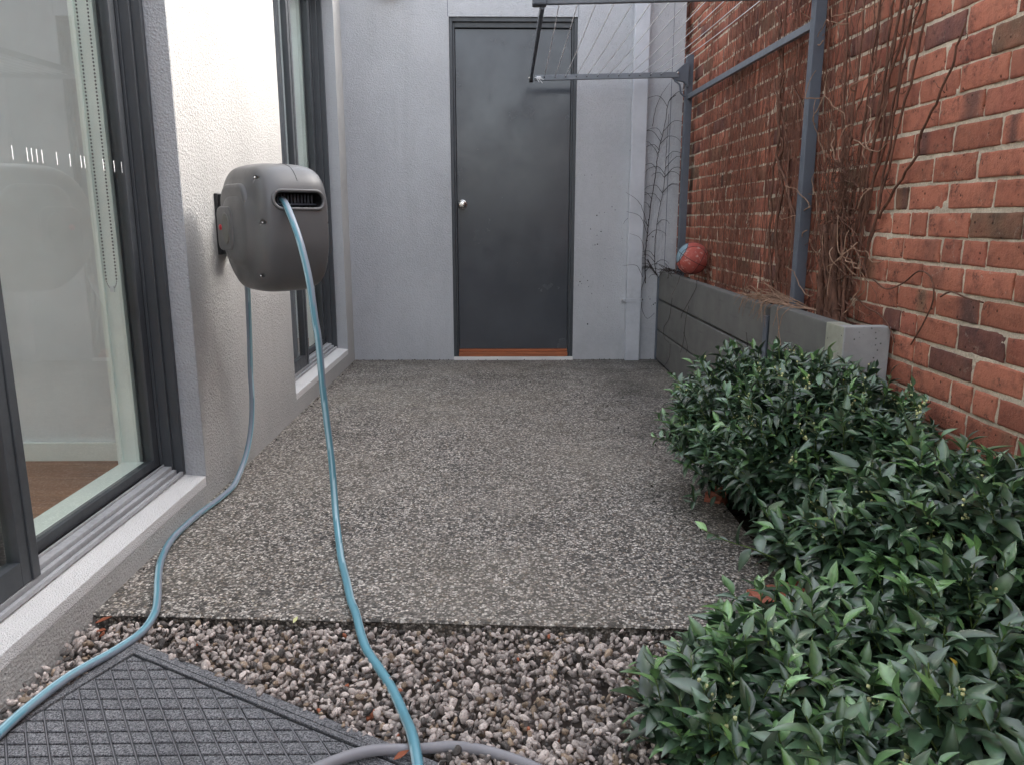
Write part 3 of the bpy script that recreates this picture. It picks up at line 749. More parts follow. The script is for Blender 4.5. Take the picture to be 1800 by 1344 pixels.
# cut the outlet slot (stadium) and screw wells with a boolean
def stadium(hw_, hh, n=12):
    r = hh; pts = []
    for k in range(n+1): a = -math.pi/2+math.pi*k/n; pts.append((hw_-r+r*math.cos(a), r*math.sin(a)))
    for k in range(n+1): a = math.pi/2+math.pi*k/n; pts.append((-(hw_-r)+r*math.cos(a), r*math.sin(a)))
    return np.array(pts)
SZ = .092      # slot height above the centre
cut = MB(); st = stadium(.083, .0235); m_ = len(st)
f0 = RL(-st[:, 0]-.004, np.full(m_, .30), st[:, 1]+SZ); f1 = RL(-st[:, 0]-.004, np.full(m_, .085), st[:, 1]+SZ)
cut.add(np.vstack([f0, f1]), [tuple(range(m_)), tuple(range(2*m_-1, m_-1, -1))]+[(i, m_+i, m_+(i+1) % m_, (i+1) % m_) for i in range(m_)])
screws = [(.112, .160, 0), (.112, .020, 0), (.112, -.150, 0), (-.112, .160, 0), (-.112, .020, 0), (-.112, -.150, 0)]
def surf_d(a, z):      # forward distance of the shell at side offset a, height z
    s_ = a/.128; sc = (1-abs(s_)**4*.17)*(.70+.30*math.sqrt(max(0, 1-max(0, (abs(s_)-.76)/.24)**2.4)))
    th = np.linspace(-1.4, 1.4, 400); d_, zz = prof(th); return float(np.interp(z/(.212*sc), zz, d_)*.203*sc)
for a, z, _ in screws:
    q = np.arange(10)*2*math.pi/10; sd_ = surf_d(a, z)
    f0 = RL(a+.0062*np.cos(q), np.full(10, sd_+.03), z+.0062*np.sin(q)); f1 = RL(a+.0062*np.cos(q), np.full(10, sd_-.012), z+.0062*np.sin(q))
    cut.add(np.vstack([f0, f1]), [tuple(range(10)), tuple(range(19, 9, -1))]+[(i, 10+i, 10+(i+1) % 10, (i+1) % 10) for i in range(10)])
co = cut.build('cutter', M['black'], reel)
bm = bmesh.new(); bm.from_mesh(co.data); bmesh.ops.recalc_face_normals(bm, faces=bm.faces); bm.to_mesh(co.data); bm.free()
md = cs.modifiers.new('b', 'BOOLEAN'); md.operation = 'DIFFERENCE'; md.object = co; md.solver = 'EXACT'
bpy.context.view_layer.update(); dg = bpy.context.evaluated_depsgraph_get()
nm = bpy.data.meshes.new_from_object(cs.evaluated_get(dg)); cs.modifiers.clear(); cs.data = nm
bpy.data.objects.remove(co)
# dark well inside the slot + raised rim
m = MB(); st2 = stadium(.0825, .0230)
ring_f = RL(-st2[:, 0]-.004, np.full(m_, .190), st2[:, 1]+SZ); ring_b = RL(-st2[:, 0]-.004, np.full(m_, .090), st2[:, 1]+SZ)
ring_f = np.array([RL(-q[0]-.004, surf_d(-q[0]-.004, q[1]+SZ)-.004, q[1]+SZ) for q in st2])
m.add(np.vstack([ring_f, ring_b]), [(i, (i+1) % m_, m_+(i+1) % m_, m_+i) for i in range(m_)]+[tuple(range(m_, 2*m_))]); m.build('slot_well', M['black'], reel)
m = MB(); st3 = stadium(.0885, .0290, 16)
pts = [RL(-q[0]-.004, surf_d(-q[0]-.004, q[1]+SZ)+.0005, q[1]+SZ) for q in st3]; pts.append(pts[0]); pts.append(pts[1])
m.tube(pts, .0056, 10, cap=False); m.build('slot_rim', M['casing'], reel, smooth=True)
m = MB()
for a in np.linspace(-.07, .062, 12): m.tube([RL(a, .150, SZ-.02), RL(a, .150, SZ+.02)], .0035, 8)
m.tube([RL(-.08, .158, SZ-.014), RL(.075, .158, SZ-.014)], .0035, 8); m.build('guide_roller', M['post'], reel, smooth=True)
m = MB()          # moulding seam
for zz in [None]:
    th = np.linspace(rad(38), rad(150), 60); d_, z = prof(th); P = RL(np.full(60, -.006), d_*.2032, z*.2122)
    keep = [i for i in range(60) if not (z[i]*.212 < SZ+.031 and d_[i] > 0)]
    P = P[keep]; m.tube(P, .0008, 5)
m.build('seam', M['black'], reel)
for a, z, _ in screws:
    m = MB()
    p = RL(a, surf_d(a, z)-.0085, z); G = lathe([(.0004, .002), (.0035, .0015), (.0045, 0)], 8)
    m.grid(np.array([[p+A_*q[0]+U_*q[1]+F_*q[2] for q in row] for row in G]), close_u=True); m.build('screw', M['chrome'], reel, smooth=True)
# side hub: raised D shaped panel and oval cap, red lock button
def side_panel(name, mat, pts2, a0, a1, inset, parent=reel):
    mb = MB(); P = np.array(pts2); c_ = P.mean(0); m2 = len(P)
    rings = [RL(np.full(m2, a0), P[:, 0], P[:, 1])]
    for f, fr in ((1, .75), (1-inset*.4, .95), (1-inset, 1.0)): Q = c_+(P-c_)*f; rings.append(RL(np.full(m2, a0+(a1-a0)*fr), Q[:, 0], Q[:, 1]))
    mb.grid(np.array(rings), close_u=True); mb.add(rings[-1], [tuple(range(m2))]); return mb.build(name, mat, parent, smooth=True)
def rrect(cx_, cz, hw_, hh, r, n=8):
    o = []
    for (sx, sz, a0) in ((1, 1, 0), (-1, 1, 90), (-1, -1, 180), (1, -1, 270)):
        for k in range(n+1): a = rad(a0+90*k/n); o.append((cx_+sx*(hw_-r)+r*math.cos(a), cz+sz*(hh-r)+r*math.sin(a)))
    return o
side_panel('side_moulding', M['casing'], rrect(-.005, .020, .105, .125, .06), .120, .1405, .10)
hub = side_panel('hub_cover', M['casing'], rrect(-.070, .0, .066, .074, .032), .125, .1475, .08)
side_panel('hub_cap', M['casing2'], [(-.052+.030*math.cos(t_), .0+.052*math.sin(t_)) for t_ in np.linspace(0, 2*math.pi, 32, endpoint=False)], .145, .1515, .08, hub)
bz = MB(); p = RL(.1475, -.100, .004)
G = lathe([(.0004, .005), (.009, .004), (.010, 0)], 12); bz.grid(np.array([[p+F_*q[0]+U_*q[1]+A_*q[2] for q in row] for row in G]), close_u=True); bz.build('lock_button', M['red'], hub, smooth=True)
# top recess / handle
m = MB()
for a0, d0 in ((.028, -.02),):
    v = RL(np.array([a0-.012, a0+.012, a0+.012, a0-.012]), np.array([d0-.012, d0-.012, d0+.012, d0+.012]), np.full(4, .2135)); m.add(v, [(0, 1, 2, 3)]); m.add(v+np.array([0, 0, -.003]), [(3, 2, 1, 0)])
m.build('top_notch', M['black'], reel)
# wall bracket: plate, two arms, pin
br_y = 2.985
brk = bx('wall_bracket', M['black'], reel, (W+.0005, W+.012, br_y-.052, br_y+.052, .868, 1.092), (W+.012, W+.030, br_y-.040, br_y-.030, .872, 1.088), (W+.012, W+.030, br_y+.030, br_y+.040, .872, 1.088),
   (W+.012, W+.10, br_y-.030, br_y+.030, 1.050, 1.066), (W+.012, W+.10, br_y-.030, br_y+.030, .884, .900), bevel=.002)
m = MB(); m.tube([(W+.055, br_y-.012, .878), (W+.055, br_y-.012, 1.076)], .011, 14); m.build('hinge_pin', M['arm'], brk, smooth=True)
bk2 = RL(np.array([.05, -.05]), np.array([-.19, -.19]), np.array([0, 0]))
m = MB(); 
m.box(W+.05, W+.115, br_y-.055, br_y-.005, .905, 1.045); m.build('bracket_knuckle', M['casing'], brk, bevel=.008)

# ---------------------------------------------------------------- hoses
teal = np.array([.11, .28, .345]); teal_d = np.array([.02, .13, .16]); palec = np.array([.42, .60, .66]); greyc = np.array([.24, .28, .33])
def hose_col(twist):
    def f(a, i):
        s_ = (a/16+twist*i) % 1.0
        if s_ < .10 or .50 < s_ < .58: return palec
        if .20 < s_ < .40: return teal*1.15
        if .62 < s_ < .86: return greyc
        return teal
    return f
h1 = [(-.735, 2.62, 1.060), (-.715, 2.585, 1.062), (-.695, 2.55, 1.052), (-.664, 2.49, 1.015), (-.626, 2.43, .945), (-.602, 2.40, .87), (-.586, 2.38, .80), (-.575, 2.37, .70), (-.567, 2.37, .628), (-.566, 2.39, .479), (-.561, 2.40, .364), (-.553, 2.40, .25), (-.545, 2.38, .14), (-.535, 2.345, .072), (-.519, 2.29, .030),
      (-.495, 2.20, .0135), (-.474, 2.121, .012), (-.434, 1.992, .012), (-.400, 1.877, .013), (-.372, 1.80, .016), (-.345, 1.72, .004), (-.318, 1.655, -.003), (-.275, 1.575, -.003), (-.235, 1.495, -.003), (-.2, 1.405, .000), (-.177, 1.33, .018), (-.158, 1.25, .022), (-.135, 1.14, .006), (-.12, 1.0, -.002), (-.16, .8, -.002), (-.30, .55, -.002)]
P = smooth_path(h1, .015); m = MB(); m.tube(P, .0108, 16, colf=hose_col(.004))
hz = m.build('garden_hose', M['hose'], None, smooth=True); tag(hz, 'teal striped garden hose running out of the reel slot down across the patio', 'garden hose')
h2 = [(-.925, 2.845, .80), (-.93, 2.846, .765), (-.948, 2.893, .676), (-.968, 2.94, .539), (-.985, 2.975, .40), (-.99, 2.987, .304), (-1.000, 2.982, .19), (-1.008, 2.935, .10), (-1.014, 2.87, .047), (-1.012, 2.77, .017), (-1.020, 2.65, .012), (-1.036, 2.52, .012), (-1.043, 2.40, .012), (-1.040, 2.273, .012), (-1.008, 2.128, .012), (-.961, 2.0, .012), (-.919, 1.9, .014), (-.888, 1.81, .014),
      (-.890, 1.74, .003), (-.915, 1.655, .004), (-.957, 1.54, .012), (-.980, 1.425, .014), (-.987, 1.345, .014), (-.99, 1.25, .014), (-1.0, 1.0, .014), (-.99, .6, .014)]
P = smooth_path(h2, .015); m = MB(); m.tube(P, .0102, 16, colf=hose_col(.0025))
hz = m.build('garden_hose', M['hose'], None, smooth=True); tag(hz, 'teal supply hose dropping from under the reel and lying along the wall onto the mat', 'garden hose')
h3 = [(-.52, .85, .012), (-.50, 1.02, .012), (-.42, 1.165, .013), (-.33, 1.247, .013), (-.251, 1.287, .012), (-.168, 1.308, -.002), (-.091, 1.315, -.002), (-.014, 1.294, -.002), (.075, 1.243, -.002), (.14, 1.17, -.002), (.20, 1.0, -.002), (.2, .8, -.002)]
P = smooth_path(h3, .015); m = MB(); m.tube(P, .0108, 16)
hz = m.build('garden_hose', M['greyhose'], None, smooth=True); tag(hz, 'plain grey hose looping over the mat corner and gravel under the teal hose', 'garden hose')

# ---------------------------------------------------------------- door mat
mt = thing('door_mat', (-.9, 1.3, 0), 'dark grey rubber door mat with a diamond pattern lying on the gravel', 'door mat')
def m2w(a, b_, z): p = mat_o+md2*a+md1*b_; return (p[0], p[1], z)
ZM = -.010
def mquad(mb, a0, a1, b0, b1, z0, z1):
    v = [m2w(a, b_, z) for z in (z0, z1) for a, b_ in ((a0, b0), (a1, b0), (a1, b1), (a0, b1))]
    mb.add(v, [(4,7,6,5), (0,1,2,3)]+[(i, 4+i, 4+(i+1) % 4, (i+1) % 4) for i in range(4)])
m = MB(); mquad(m, 0, .95, 0, 1.25, ZM-.006, ZM); m.build('backing', M['rubber'], mt)
m = MB()
for (e0, e1, h) in ((.002, .024, .0045), (.028, .040, .007)):
    mquad(m, e0, .95-e0, e0, e1, ZM, ZM+h); mquad(m, e0, e1, e1, 1.25-e1, ZM, ZM+h); mquad(m, .95-e1, .95-e0, e1, 1.25-e1, ZM, ZM+h); mquad(m, e0, .95-e0, 1.25-e1, 1.25-e0, ZM, ZM+h)
m.build('border', M['matpad'], mt, bevel=.0015)
def clip(poly, ax, lim, keep_gt):
    out = []
    for i in range(len(poly)):
        p, q = poly[i], poly[(i+1) % len(poly)]
        ip, iq = (p[ax] > lim) == keep_gt, (q[ax] > lim) == keep_gt
        if ip: out.append(p)
        if ip != iq:
            t = (lim-p[ax])/(q[ax]-p[ax]); out.append((p[0]+t*(q[0]-p[0]), p[1]+t*(q[1]-p[1])))
    return out
pads = MB(); ribs = MB(); e1 = np.array([.041, 0]); e2 = np.array([.0239, -.036])
for i in range(-40, 50):
    for j in range(-5, 45):
        o = mat_o+np.array((.01, -.02))+e1*i+e2*j
        poly = []
        for (a, b_) in ((0, 0), (1, 0), (1, 1), (0, 1)): poly.append(tuple(Minv@(o+e1*a+e2*b_-mat_o)))
        for ax, lim, gt in ((0, .048, True), (0, .902, False), (1, .048, True), (1, 1.2, False)):
            poly = clip(poly, ax, lim, gt)
            if not poly: break
        if len(poly) < 3: continue
        P = np.array(poly); c_ = P.mean(0)
        ar = .5*abs(np.dot(P[:, 0], np.roll(P[:, 1], 1))-np.dot(P[:, 1], np.roll(P[:, 0], 1)))
        if ar < 1.2e-4: continue
        n_ = len(P); h = .0075+rng.uniform(-.0006, .0006)
        R0 = c_+(P-c_)*.86; R1 = c_+(P-c_)*.76
        V = [m2w(*q, ZM) for q in R0]+[m2w(*q, ZM+h*.8) for q in R0]+[m2w(*q, ZM+h) for q in R1]
        F = [(k_, n_+k_, n_+(k_+1) % n_, (k_+1) % n_) for k_ in range(n_)]+[(n_+k_, 2*n_+k_, 2*n_+(k_+1) % n_, n_+(k_+1) % n_) for k_ in range(n_)]+[tuple(range(3*n_-1, 2*n_-1, -1))]
        pads.add(V, F)
        # raised light rib along one side of each diamond
        poly = []
        for (a, b_) in ((-.035, 0), (.035, 0), (.035, 1), (-.035, 1)): poly.append(tuple(Minv@(o+e1*a+e2*b_-mat_o)))
        for ax, lim, gt in ((0, .046, True), (0, .904, False), (1, .046, True), (1, 1.2, False)):
            poly = clip(poly, ax, lim, gt)
            if not poly: break
        if len(poly) < 3: continue
        n_ = len(poly); V = [m2w(*q, ZM) for q in poly]+[m2w(*q, ZM+.0048) for q in poly]
        ribs.add(V, [(k_, n_+k_, n_+(k_+1) % n_, (k_+1) % n_) for k_ in range(n_)]+[tuple(range(2*n_-1, n_-1, -1))])
pads.build('diamond_pile', M['matpad'], mt); ribs.build('rib', M['rib'], mt)

# ---------------------------------------------------------------- basketball
bc = np.array([1.188, 4.80, .760]); br_ = .0995
ball = thing('basketball', tuple(bc), 'worn red basketball with a pale blue panel resting on the planter edge', 'basketball')
m = MB(); n1, n2 = 48, 28; cols = []; G = []
ax1 = np.array([-.88, .02, .46]); ax1 /= np.linalg.norm(ax1)
for i in range(n2+1):
    th = math.pi*i/n2; row = []
    for j in range(n1):
        a = 2*math.pi*j/n1; d_ = np.array([math.sin(th)*math.cos(a), math.sin(th)*math.sin(a), math.cos(th)])
        row.append(bc+br_*d_); v = d_@ax1
        cols.append((.20, .29, .34) if v > .74 else (.40, .09, .07))
    G.append(row)
m.grid(np.array(G)[::-1], np.array(cols).reshape(n2+1, n1, 3)[::-1].reshape(-1, 3), close_u=True); m.build('skin', M['ball'], ball, smooth=True)
m = MB()
def circ(axis, off, r=.0016):
    axis = np.array(axis, float); axis /= np.linalg.norm(axis); u = np.cross(axis, (0, 0, 1.)); u /= np.linalg.norm(u); v = np.cross(axis, u); rr = math.sqrt(1-off*off)
    m.tube([bc+br_*(axis*off+rr*(u*math.cos(t_)+v*math.sin(t_)))*1.0005 for t_ in np.linspace(0, 2*math.pi*1.02, 50)], r, 6, cap=False)
v2 = np.cross(ax1, (0.3, -.2, 1.)); circ(ax1, .74); circ(ax1, -.35); circ(v2, 0); circ(v2, .52); circ(v2, -.52); circ(np.cross(ax1, v2), 0)
m.build('seam', M['black'], ball, smooth=True)

# ---------------------------------------------------------------- shrubs
def leaf_template(L=1.0, Wd=.34, fold=.20, curl=.25):
    st = [0, .18, .40, .62, .82, 1.0]; wd = [.05, .62, 1.0, .86, .46, .0]; V = []; F = []
    for s_, w_ in zip(st, wd):
        zc = -curl*s_*s_*L; hw_ = Wd/2*w_
        V += [(s_*L, -hw_, zc+fold*hw_), (s_*L, 0, zc), (s_*L, hw_, zc+fold*hw_)]
    for i in range(5):
        a = i*3
        F += [(a, a+3, a+4, a+1), (a+1, a+4, a+5, a+2)]
    return np.array(V), np.array(F)
LEAF = [leaf_template(1, .40, .5, .30), leaf_template(1, .44, .40, .50), leaf_template(1, .38, .75, .15)]
MID = np.zeros(18); MID[[1, 4, 7, 10, 13, 16]] = 1
def leaves_mesh(pos, dirs, ups, sizes, cols, name, parent):
    n = len(pos); x = dirs/np.linalg.norm(dirs, axis=1)[:, None]
    y = np.cross(ups, x); y /= np.linalg.norm(y, axis=1)[:, None]+1e-9; z = np.cross(x, y)
    Rm = np.stack([x, y, z], 2); VV, FF, CC = [], [], []; off = 0
    kind = rng.integers(0, 3, n)
    for k, (tv, tf) in enumerate(LEAF):
        s_ = np.where(kind == k)[0]
        V = np.einsum('nij,vj->nvi', Rm[s_], tv)*sizes[s_][:, None, None]+pos[s_][:, None, :]
        FF.append((tf[None]+(np.arange(len(s_))*18)[:, None, None]+off).reshape(-1, 4)); off += len(s_)*18
        c_ = cols[s_][:, None, :]*(1+MID[None, :, None]*.55); VV.append(V.reshape(-1, 3)); CC.append(c_.reshape(-1, 3))
    V = np.concatenate(VV); F = np.concatenate(FF); C_ = np.concatenate(CC)
    me = bpy.data.meshes.new(name); me.vertices.add(len(V)); 
    par = np.array(parent.location); me.vertices.foreach_set('co', (V-par).astype(np.float32).ravel())
    me.loops.add(F.size); me.loops.foreach_set('vertex_index', F.astype(np.int32).ravel())
    me.polygons.add(len(F)); me.polygons.foreach_set('loop_start', np.arange(0, F.size, 4, dtype=np.int32)); me.polygons.foreach_set('use_smooth', [True]*len(F))
    me.update(calc_edges=True)
    ca = me.color_attributes.new('col', 'FLOAT_COLOR', 'POINT'); ca.data.foreach_set('color', np.hstack([C_.clip(0, 1), np.ones((len(C_), 1))]).astype(np.float32).ravel())
    me.materials.append(M['leaf']); o = bpy.data.objects.new(name, me); COL.objects.link(o); o.parent = parent; return o
def shrub(label, lobes, nshoot, leafL, seed, extra=()):
    """lobes: list of (centre, radii); shoots leave the lobes' surfaces."""
    r = np.random.default_rng(seed); c0 = np.array(lobes[0][0])
    root = thing('shrub', (c0[0], c0[1], -.03), label, 'shrub', 'leafy green shrubs along the garden bed')
    stems = MB(); pos, dirs, ups, sizes, cols = [], [], [], [], []
    wts = np.array([l[1][0]*l[1][1]+l[1][0]*l[1][2] for l in lobes]); wts = wts/wts.sum()
    def shoot(p0, d0, ln, L, nl, bud, young=0.):
        d = d0/np.linalg.norm(d0); n = 7; P = [p0]; dd = d.copy()
        for k in range(n):
            dd = dd+r.normal(0, .07, 3)+np.array([0, 0, .03]); dd /= np.linalg.norm(dd); P.append(P[-1]+dd*ln/n)
        P = np.array(P)
        P[:, 0] = np.minimum(P[:, 0], BX-.02)
        stems.tube(P, np.linspace(.0024, .0011, n+1), 4)
        side = np.cross(dd, (0, 0, 1.)); side /= np.linalg.norm(side)+1e-9; roll = r.uniform(0, 6.28)
        tone = r.lognormal(0, .25); fresh = r.random()**2*1.9
        for k in range(nl):
            t = .12+.88*(k+.5)/nl; i = min(n-1, int(t*n)); q = P[i]+(P[i+1]-P[i])*(t*n-i); tt = P[i+1]-P[i]; tt = tt/np.linalg.norm(tt)
            s1 = np.cross(tt, (0.01, 0, 1.)); s1 /= np.linalg.norm(s1); s2 = np.cross(s1, tt)
            a = (k % 2)*math.pi+r.normal(0, .45)+roll*.15+(k*.5)
            lat = s1*math.cos(a)+s2*math.sin(a)*.75
            open_ = .95-.55*t
            dr_ = tt*(1-open_)+lat*open_+np.array([0, 0, .10])+r.normal(0, .10, 3)
            pos.append(q); dirs.append(dr_); up = tt*.5+np.array([0, 0, 1.])*.9+r.normal(0, .22, 3); ups.append(up)
            sizes.append(L*(.62+.45*math.sin(math.pi*min(1, t*.9+.1)))*r.lognormal(-.03, .20))
            base = np.array([.040, .080, .041])*tone*r.lognormal(0, .18)
            if t > .78: base = base*.85+np.array([.10, .20, .045])*.5*(fresh+young)
            if r.random() < .0008: base = np.array([.42, .30, .04])
            cols.append(base)
        if bud:
            buds = MB()
            for _ in range(r.integers(4, 11)):
                t = r.uniform(.55, 1.02); i = min(n-1, int(t*n)); q = P[i]+(P[min(n, i+1)]-P[i])*.5+r.normal(0, .006, 3)+np.array([0, 0, .004]); bead(buds, q, r.uniform(.0026, .0048))
            buds.build('flower_cluster', M['bud'], root, smooth=True)
    for k in range(nshoot):
        li = r.choice(len(lobes), p=wts); c, R_ = np.array(lobes[li][0]), np.array(lobes[li][1])
        d = r.normal(size=3); d[2] = abs(d[2])*1.0-.28; d /= np.linalg.norm(d)
        lump = 1+.10*math.sin(d[0]*7+seed)*math.sin(d[1]*6+seed*2)+.06*math.sin(d[2]*11+seed)
        p = c+R_*d*lump*r.uniform(.66, .96)
        if p[0] > BX-.03: p[0] = BX-.03-r.uniform(0, .06)
        if p[2] < -.02: p[2] = r.uniform(-.02, .05)
        nrm = d/R_; nrm /= np.linalg.norm(nrm)
        dd = nrm*.8+np.array([0, 0, .55])+r.normal(0, .25, 3)
        if p[0] > BX-.10: dd[0] = -abs(dd[0])*.4
        shoot(p-dd/np.linalg.norm(dd)*.05, dd, r.uniform(.09, .16), leafL, r.integers(8, 13), r.random() < .11)
    for (p, dd, ln, L, nl) in extra: shoot(np.array(p), np.array(dd, float), ln, L, nl, False, .5)
    # inner leaves, coloured darker to paint shade inside the crown
    nin = nshoot*4
    for k in range(nin):
        li = r.choice(len(lobes), p=wts); c, R_ = np.array(lobes[li][0]), np.array(lobes[li][1])
        d = r.normal(size=3); d[2] = d[2]*.9; d /= np.linalg.norm(d); p = c+R_*d*r.uniform(.35, .85)
        if p[2] < -.02 or p[0] > BX-.03: continue
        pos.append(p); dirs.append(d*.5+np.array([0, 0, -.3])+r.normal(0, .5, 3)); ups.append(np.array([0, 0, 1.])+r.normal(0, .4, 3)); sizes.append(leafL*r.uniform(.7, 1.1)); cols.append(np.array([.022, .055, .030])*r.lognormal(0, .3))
    # woody stems from the ground
    for k in range(26):
        li = r.choice(len(lobes), p=wts); c, R_ = np.array(lobes[li][0]), np.array(lobes[li][1]); d = r.normal(size=3); d[2] = abs(d[2]); d /= np.linalg.norm(d)
        e = c+R_*d*.75; e[0] = min(e[0], BX-.04); s0 = np.array([c[0]+r.normal(0, .04), c[1]+r.normal(0, .04), -.04])
        stems.tube(smooth_path([s0, s0*.6+e*.4+np.array([0, 0, .04]), e], .04), .0035, 5)
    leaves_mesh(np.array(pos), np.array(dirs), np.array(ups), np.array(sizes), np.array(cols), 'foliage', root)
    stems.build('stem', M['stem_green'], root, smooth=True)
    return root
shrub('far shrub nearest the planter end, dense with the smallest leaves', [((1.00, 2.36, .25), (.30, .36, .29)), ((.90, 2.62, .23), (.28, .34, .30)), ((1.12, 2.15, .24), (.16, .30, .26))], 1150, .050, 3)
shrub('middle shrub against the brick wall with pale green flower buds', [((1.04, 1.66, .18), (.26, .22, .25)), ((1.10, 1.52, .20), (.20, .24, .24)), ((1.04, 1.90, .12), (.20, .18, .20)), ((.92, 2.03, .06), (.14, .15, .15))], 860, .062, 5,
      extra=[((.72, 1.86, .13), (-.9, .12, .30), .21, .080, 6), ((1.10, 1.62, .33), (.05, -.05, 1), .16, .07, 9), ((1.0, 1.8, .3), (-.3, 0, .9), .14, .065, 9)])
shrub('nearest shrub spilling over the gravel in the front corner', [((.72, 1.33, .06), (.36, .30, .15)), ((.92, 1.30, .10), (.30, .34, .20)), ((.50, 1.26, .03), (.22, .22, .13)), ((.80, 1.02, .05), (.42, .26, .19))], 1000, .060, 9,
      extra=[((.48, 1.42, .05), (-.8, .1, .25), .15, .065, 9), ((.40, 1.28, .05), (-.9, .0, .2), .14, .07, 9), ((.62, 1.55, .08), (-.7, .3, .3), .16, .066, 9)])

# ---------------------------------------------------------------- terracotta brick edging peeking out of the shrubs
def broken(name, x, y, rz, lx, ly, label):
    bm = bmesh.new(); bmesh.ops.create_cube(bm, size=1); bmesh.ops.subdivide_edges(bm, edges=bm.edges[:], cuts=5, use_grid_fill=True)
    for v in bm.verts:
        v.co = Vector((v.co.x*lx, v.co.y*ly, v.co.z*.065)); q = np.array(v.co)
        v.co += Vector([.004*float(snoise(q, 60, k)) for k in range(3)])
        if v.co.x < -lx*.3: v.co.y *= .8
    me = bpy.data.meshes.new(name); bm.to_mesh(me); bm.free(); me.materials.append(M['terra'])
    o = bpy.data.objects.new(name, me); COL.objects.link(o); o.location = (x, y, -.014); o.rotation_euler = (rad(3), rad(-4), rz)
    tag(o, label, 'brick', 'broken terracotta bricks edging the bed'); return o
broken('brick', .760, 1.90, rad(8), .17, .085, 'broken terracotta brick at the patio edge between the middle and nearest shrubs')
broken('brick', .790, 2.665, rad(60), .12, .07, 'small terracotta brick end half hidden under the far shrub')

# ---------------------------------------------------------------- vines
def strand(mb, p0, tgt, r0, r1, n, wob, X, seed_, sides=4, xo=.004):
    """a stem wandering on the wall face X from p0=(y,z) to tgt=(y,z)"""
    r = np.random.default_rng(seed_); t = np.linspace(0, 1, n)
    y = p0[0]+(tgt[0]-p0[0])*t; z = p0[1]+(tgt[1]-p0[1])*t
    wy = np.cumsum(r.normal(0, wob, n)); wy -= wy[-1]*t; wx = np.abs(np.cumsum(r.normal(0, .002, n)))
    P = np.stack([X-xo-wx.clip(0, .03), y+wy, z+.3*wob*r.normal(size=n)], 1)
    mb.tube(P, np.linspace(r0, r1, n), sides); return P
# 1 thick trunk clump beside the near post
v1 = thing('climbing_vine', (1.25, 2.85, .6), 'thick shaggy vine trunk beside the near clothesline post, fanning up the bricks', 'vine', 'bare vines on the walls')
tr = MB(); fine = MB(); pale = MB()
r = np.random.default_rng(21)
for k in range(13):
    y0 = 2.83+r.normal(0, .05); y1 = 2.90+r.normal(0, .10); z1 = r.uniform(.9, 1.25)
    strand(tr, (y0, .60), (y1, z1), r.uniform(.004, .010), r.uniform(.0015, .003), 16, .014, 1.268-r.uniform(0, .03), 100+k, 6)
trunk = [strand(tr, (2.80+q*.05, .58), (2.86+q*.05, .98), .019, .008, 14, .010, 1.25, 700+q, 8) for q in range(4)]
for k in range(24):
    y0 = r.uniform(2.80, 3.12); z0 = r.uniform(.62, 1.3); y1 = y0+r.normal(.10, .16); z1 = z0+r.uniform(.4, 1.5)
    strand(fine, (y0, z0), (y1, min(z1, 2.7)), r.uniform(.0014, .0036), .0009, 26, .016, 1.276, 200+k, 4)
for k in range(240):      # matted tendrils at the trunk
    y0 = r.normal(2.86, .09); z0 = r.uniform(.62, 1.25)
    strand(fine, (y0, z0), (y0+r.normal(0, .10), z0+r.normal(0, .08)), .0016, .0008, 8, .012, 1.262-r.uniform(0, .035), 3000+k, 3)
for k in range(30):      # pale dry loops standing off the wall
    y0 = r.uniform(2.60, 3.15); z0 = r.choice([r.uniform(.65, 1.0), r.uniform(.9, 1.7)]); P = [np.array([1.235, y0, z0])] if k % 3 else [np.array([1.235, y0+.05, z0+.25])]; d = np.array([-.2, r.normal(0, .8), r.uniform(-.4, 1)])
    for q in range(9):
        d = d+r.normal(0, .38, 3); d /= np.linalg.norm(d); P.append(P[-1]+d*.028); P[-1][0] = min(1.26, max(1.17, P[-1][0]))
    pale.tube(smooth_path(P, .01), np.linspace(.0026, .0013, len(smooth_path(P, .01))), 5)
tr.build('trunk', M['bark'], v1, smooth=True); fine.build('twig', M['bark'], v1); pale.build('dry_stem', M['bark_pale'], v1, smooth=True)
# 2 fine curtain between the posts
v2_ = thing('climbing_vine', (1.27, 4.2, .6), 'dense curtain of fine brown vine twigs on the bricks between the two posts', 'vine', 'bare vines on the walls')
fine = MB(); med = MB()
for k in range(300):
    y0 = r.choice([r.uniform(2.80, 5.1), r.normal(3.45, .14), r.normal(4.2, .22)]); z0 = r.choice([.62, r.uniform(.7, 2.2)]); ln = r.uniform(.5, 2.1)
    strand(fine, (y0, z0), (y0+r.normal(-.06, .14), min(2.75, z0+ln)), r.uniform(.0012, .0028), .0008, 24, .018, 1.279, 5000+k, 3)
for k in range(800):      # short aerial roots and side twigs
    y0 = r.choice([r.uniform(3.1, 5.0), r.normal(3.5, .2), r.normal(4.2, .3)]); z0 = r.uniform(.65, 2.6)
    strand(fine, (y0, z0), (y0+r.normal(0, .06), z0+r.normal(-.03, .09)), .0016, .0008, 6, .010, 1.275-r.uniform(0, .02), 7000+k, 3)
for k in range(5):
    y0 = r.normal(3.38, .10); strand(med, (y0, .6), (y0+r.normal(.1, .2), r.uniform(1.6, 2.7)), r.uniform(.005, .010), .003, 26, .022, 1.268, 9000+k, 5)
fine.build('twig', M['bark_red'], v2_); med.build('stem', M['bark'], v2_, smooth=True)
